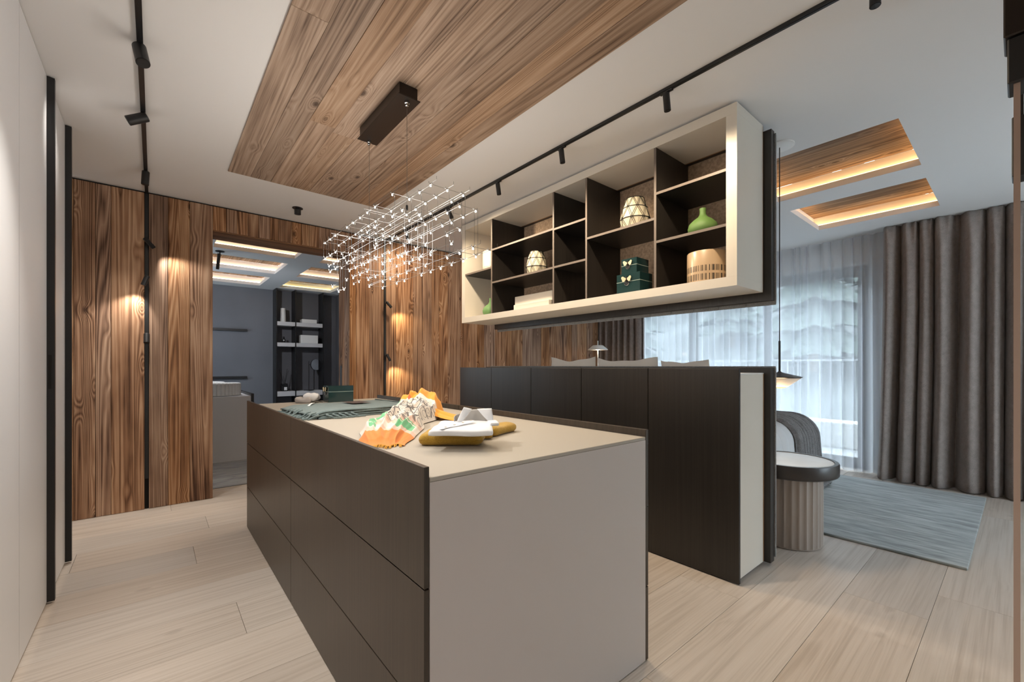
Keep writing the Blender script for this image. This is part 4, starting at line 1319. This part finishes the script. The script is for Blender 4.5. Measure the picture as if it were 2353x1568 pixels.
def flap(name, mat, P4, bend=.004):
    A, B, C, D = [Vector(q) for q in P4]
    def fn(s_, t_):
        q = (A*(1-s_) + B*s_)*(1-t_) + (D*(1-s_) + C*s_)*t_
        return loc_(q.x, q.y - bend*sin(pi*s_)*sin(pi*t_), q.z)
    o_ = obj(name, MB().grid(8, 8, fn), mat, SHR, smooth=True)
    md_ = o_.modifiers.new("cloth_thickness", 'SOLIDIFY'); md_.thickness = .0025
flap("neckband", "shirt_shadow", ((-.022,.075,.026),(.019,.098,.072),(.043,.098,.074),(.088,.075,.026)))
flap("collar_leaf", "shirt_white", ((-.034,.060,.026),(-.009,.085,.084),(.021,.090,.076),(-.014,.058,.030)))
flap("collar_leaf", "shirt_white", ((.041,.090,.076),(.098,.082,.079),(.106,.058,.030),(.082,.060,.036)))
obj("placket", MB().grid(16, 2, lambda s, t: loc_(-.075 + .10*s + .012*t, -.085 + .13*s - .012*t, .0265 + .013*s)), "shirt_white", SHR)
for k in range(4):
    q = loc_(-.055 + .026*k, -.064 + .034*k, .0285 + .0033*k)
    obj("button", MB().lathe([(.0045,0),(.0045,.0018),(.003,.0022)], 12, q), "button", SHR)
obj("cuff", MB().soft(loc_(.105, .03, .024), .035, .08, .014, .006, 6, .003, 20, rot=rot+.2), "shirt_white", SHR, smooth=True)

# ------------------------------------------------------------------ bathroom things
va = thing("vanity_unit", "grey vanity block with black back panel in the bathroom", "vanity", (.5, 7.0, 0))
obj("vanity_body", MB().cbox(-.30, .951, 6.36, 7.66, .0005, .812, .002), "shelf_lilac", va)
obj("side_panel", MB().cbox(.953, .985, 6.36, 7.66, .0005, .842, .002), "black_metal", va)
def flute(t, z): return 1 - .05*abs(sin(t*19))
sk = thing("stone_basin", "round fluted pale stone basin standing on the vanity", "basin", (.62, 6.72, .8125))
obj("basin_wall", MB().lathe([(.20,0),(.262,.004),(.268,.012),(.268,.155),(.255,.162),(.24,.155),(.22,.06),(.05,.04)], 228, (.62,6.72,.8125), lambda t, z: 1 - (.045*abs(sin(t*19)) if .008 < z < .158 else 0)), "stone_white", sk, smooth=True, angle=35)
s2 = thing("stone_basin", "second fluted stone basin further back on the vanity", "basin", (.50, 7.30, .8125))
obj("basin_wall", MB().lathe([(.20,0),(.262,.004),(.268,.012),(.268,.155),(.255,.162),(.24,.155),(.22,.06),(.05,.04)], 228, (.50,7.30,.8125), lambda t, z: 1 - (.045*abs(sin(t*19)) if .008 < z < .158 else 0)), "stone_white", s2, smooth=True, angle=35)
for z, lab in ((1.856, "upper thin black bar shelf on the grey bathroom wall"), (.988, "lower thin black bar shelf on the grey bathroom wall")):
    o = obj("wall_bar", MB().cbox(.2, 1.315, BY1-.06, BY1-.0005, z-.02, z+.02, .002), "black_metal", center=True)
    tag(o, lab, "wall shelf", "black bars on the bathroom wall")
YF = 8.961
su = thing("bathroom_shelving", "tall black framed open shelving with pale shelves in the bathroom", "shelving", (2.17, 9.1, 0))
for x in (1.755, 2.083, 2.585):
    obj("upright", MB().box(x-.009, x+.009, YF, BY1-.001, .0005, H-.001), "black_metal", su, center=True)
for (a, b) in ((1.765, 2.073), (2.093, 2.575)):
    for (z0_, z1_) in ((1.962, 2.037), (1.566, 1.64), (.622, .716)):
        obj("shelf_board", MB().cbox(a, b, YF+.003, BY1-.001, z0_, z1_, .002), "shelf_lilac", su, center=True)
v = thing("ceramic_vase", "white ceramic vase with oval hollow on the top bathroom shelf", "vase", (1.882, 9.05, 2.0375))
obj("vase_body", MB().lathe([(.045,0),(.05,.006),(.046,.12),(.042,.26),(.038,.262),(.03,.1)], 40, (1.882,9.05,2.0375)), "white_ceramic", v, smooth=True, angle=50)
obj("hollow", MB().soft((1.845,9.03,2.10), .022, .03, .10, .010, 6, 0), "shelf_lilac", v, smooth=True)
o = obj("storage_box", MB().cbox(2.20, 2.47, 8.975, 9.15, 2.0375, 2.11, .003), "white_ceramic", center=True); tag(o, "flat white box on the top bathroom shelf", "box")
o = obj("storage_box", MB().cbox(2.175, 2.49, 8.975, 9.17, 1.6405, 1.80, .003), "white_ceramic", center=True); tag(o, "tall white box on the middle bathroom shelf", "box")
bt = thing("soap_bottle", "small black bottle with white mark on the middle bathroom shelf", "bottle", (1.888, 9.03, 1.6405))
obj("bottle_body", MB().lathe([(.028,0),(.03,.004),(.03,.065),(.014,.08),(.014,.088)], 24, (1.888,9.03,1.6405)), "black_metal", bt, smooth=True, angle=40)
obj("cap", MB().lathe([(.016,.088),(.016,.115)], 20, (1.888,9.03,1.6405)), "black_matt", bt)
obj("mark", MB().tube([(1.885,8.9995,1.685),(1.885,8.9985,1.685)], .011, 14), "paper_white", bt)
df = thing("reed_diffuser", "black reed diffuser with white label on the low bathroom shelf", "diffuser", (1.90, 9.03, .7165))
obj("jar", MB().cbox(1.845, 1.955, 8.98, 9.08, .7165, .83, .006), "black_metal", df)
obj("cap", MB().cbox(1.85, 1.95, 8.985, 9.075, .832, .86, .004), "black_matt", df)
obj("jar_label", MB().box(1.885, 1.935, 8.977, 8.9795, .735, .795), "paper_white", df)
for (x, z) in ((1.809, 1.127), (1.951, 1.141), (1.972, 1.113)):
    obj("reed", MB().tube([(1.90, 9.03, .83), (x, 9.03, z)], .004, 6), "black_matt", df)
mi = thing("vanity_mirror", "round swivel mirror on a thin black stand on the low bathroom shelf", "mirror", (2.336, 9.03, .7165))
obj("stand_base", MB().lathe([(.09,0),(.09,.008)], 32, (2.336,9.03,.7165)), "black_metal", mi)
obj("stand_rod", MB().tube([(2.336,9.03,.724),(2.336,9.03,1.291)], .007, 8), "black_metal", mi)
obj("mirror_frame", MB().tube([(2.458,9.01,1.223),(2.461,8.998,1.223)], .112, 40), "black_metal", mi)
obj("mirror_disc", MB().tube([(2.4612,8.9975,1.223),(2.4622,8.9945,1.223)], .109, 40), "mirror", mi)
obj("pivot", MB().tube([(2.336,9.03,1.223),(2.40,9.01,1.223)], .006, 8), "black_metal", mi)
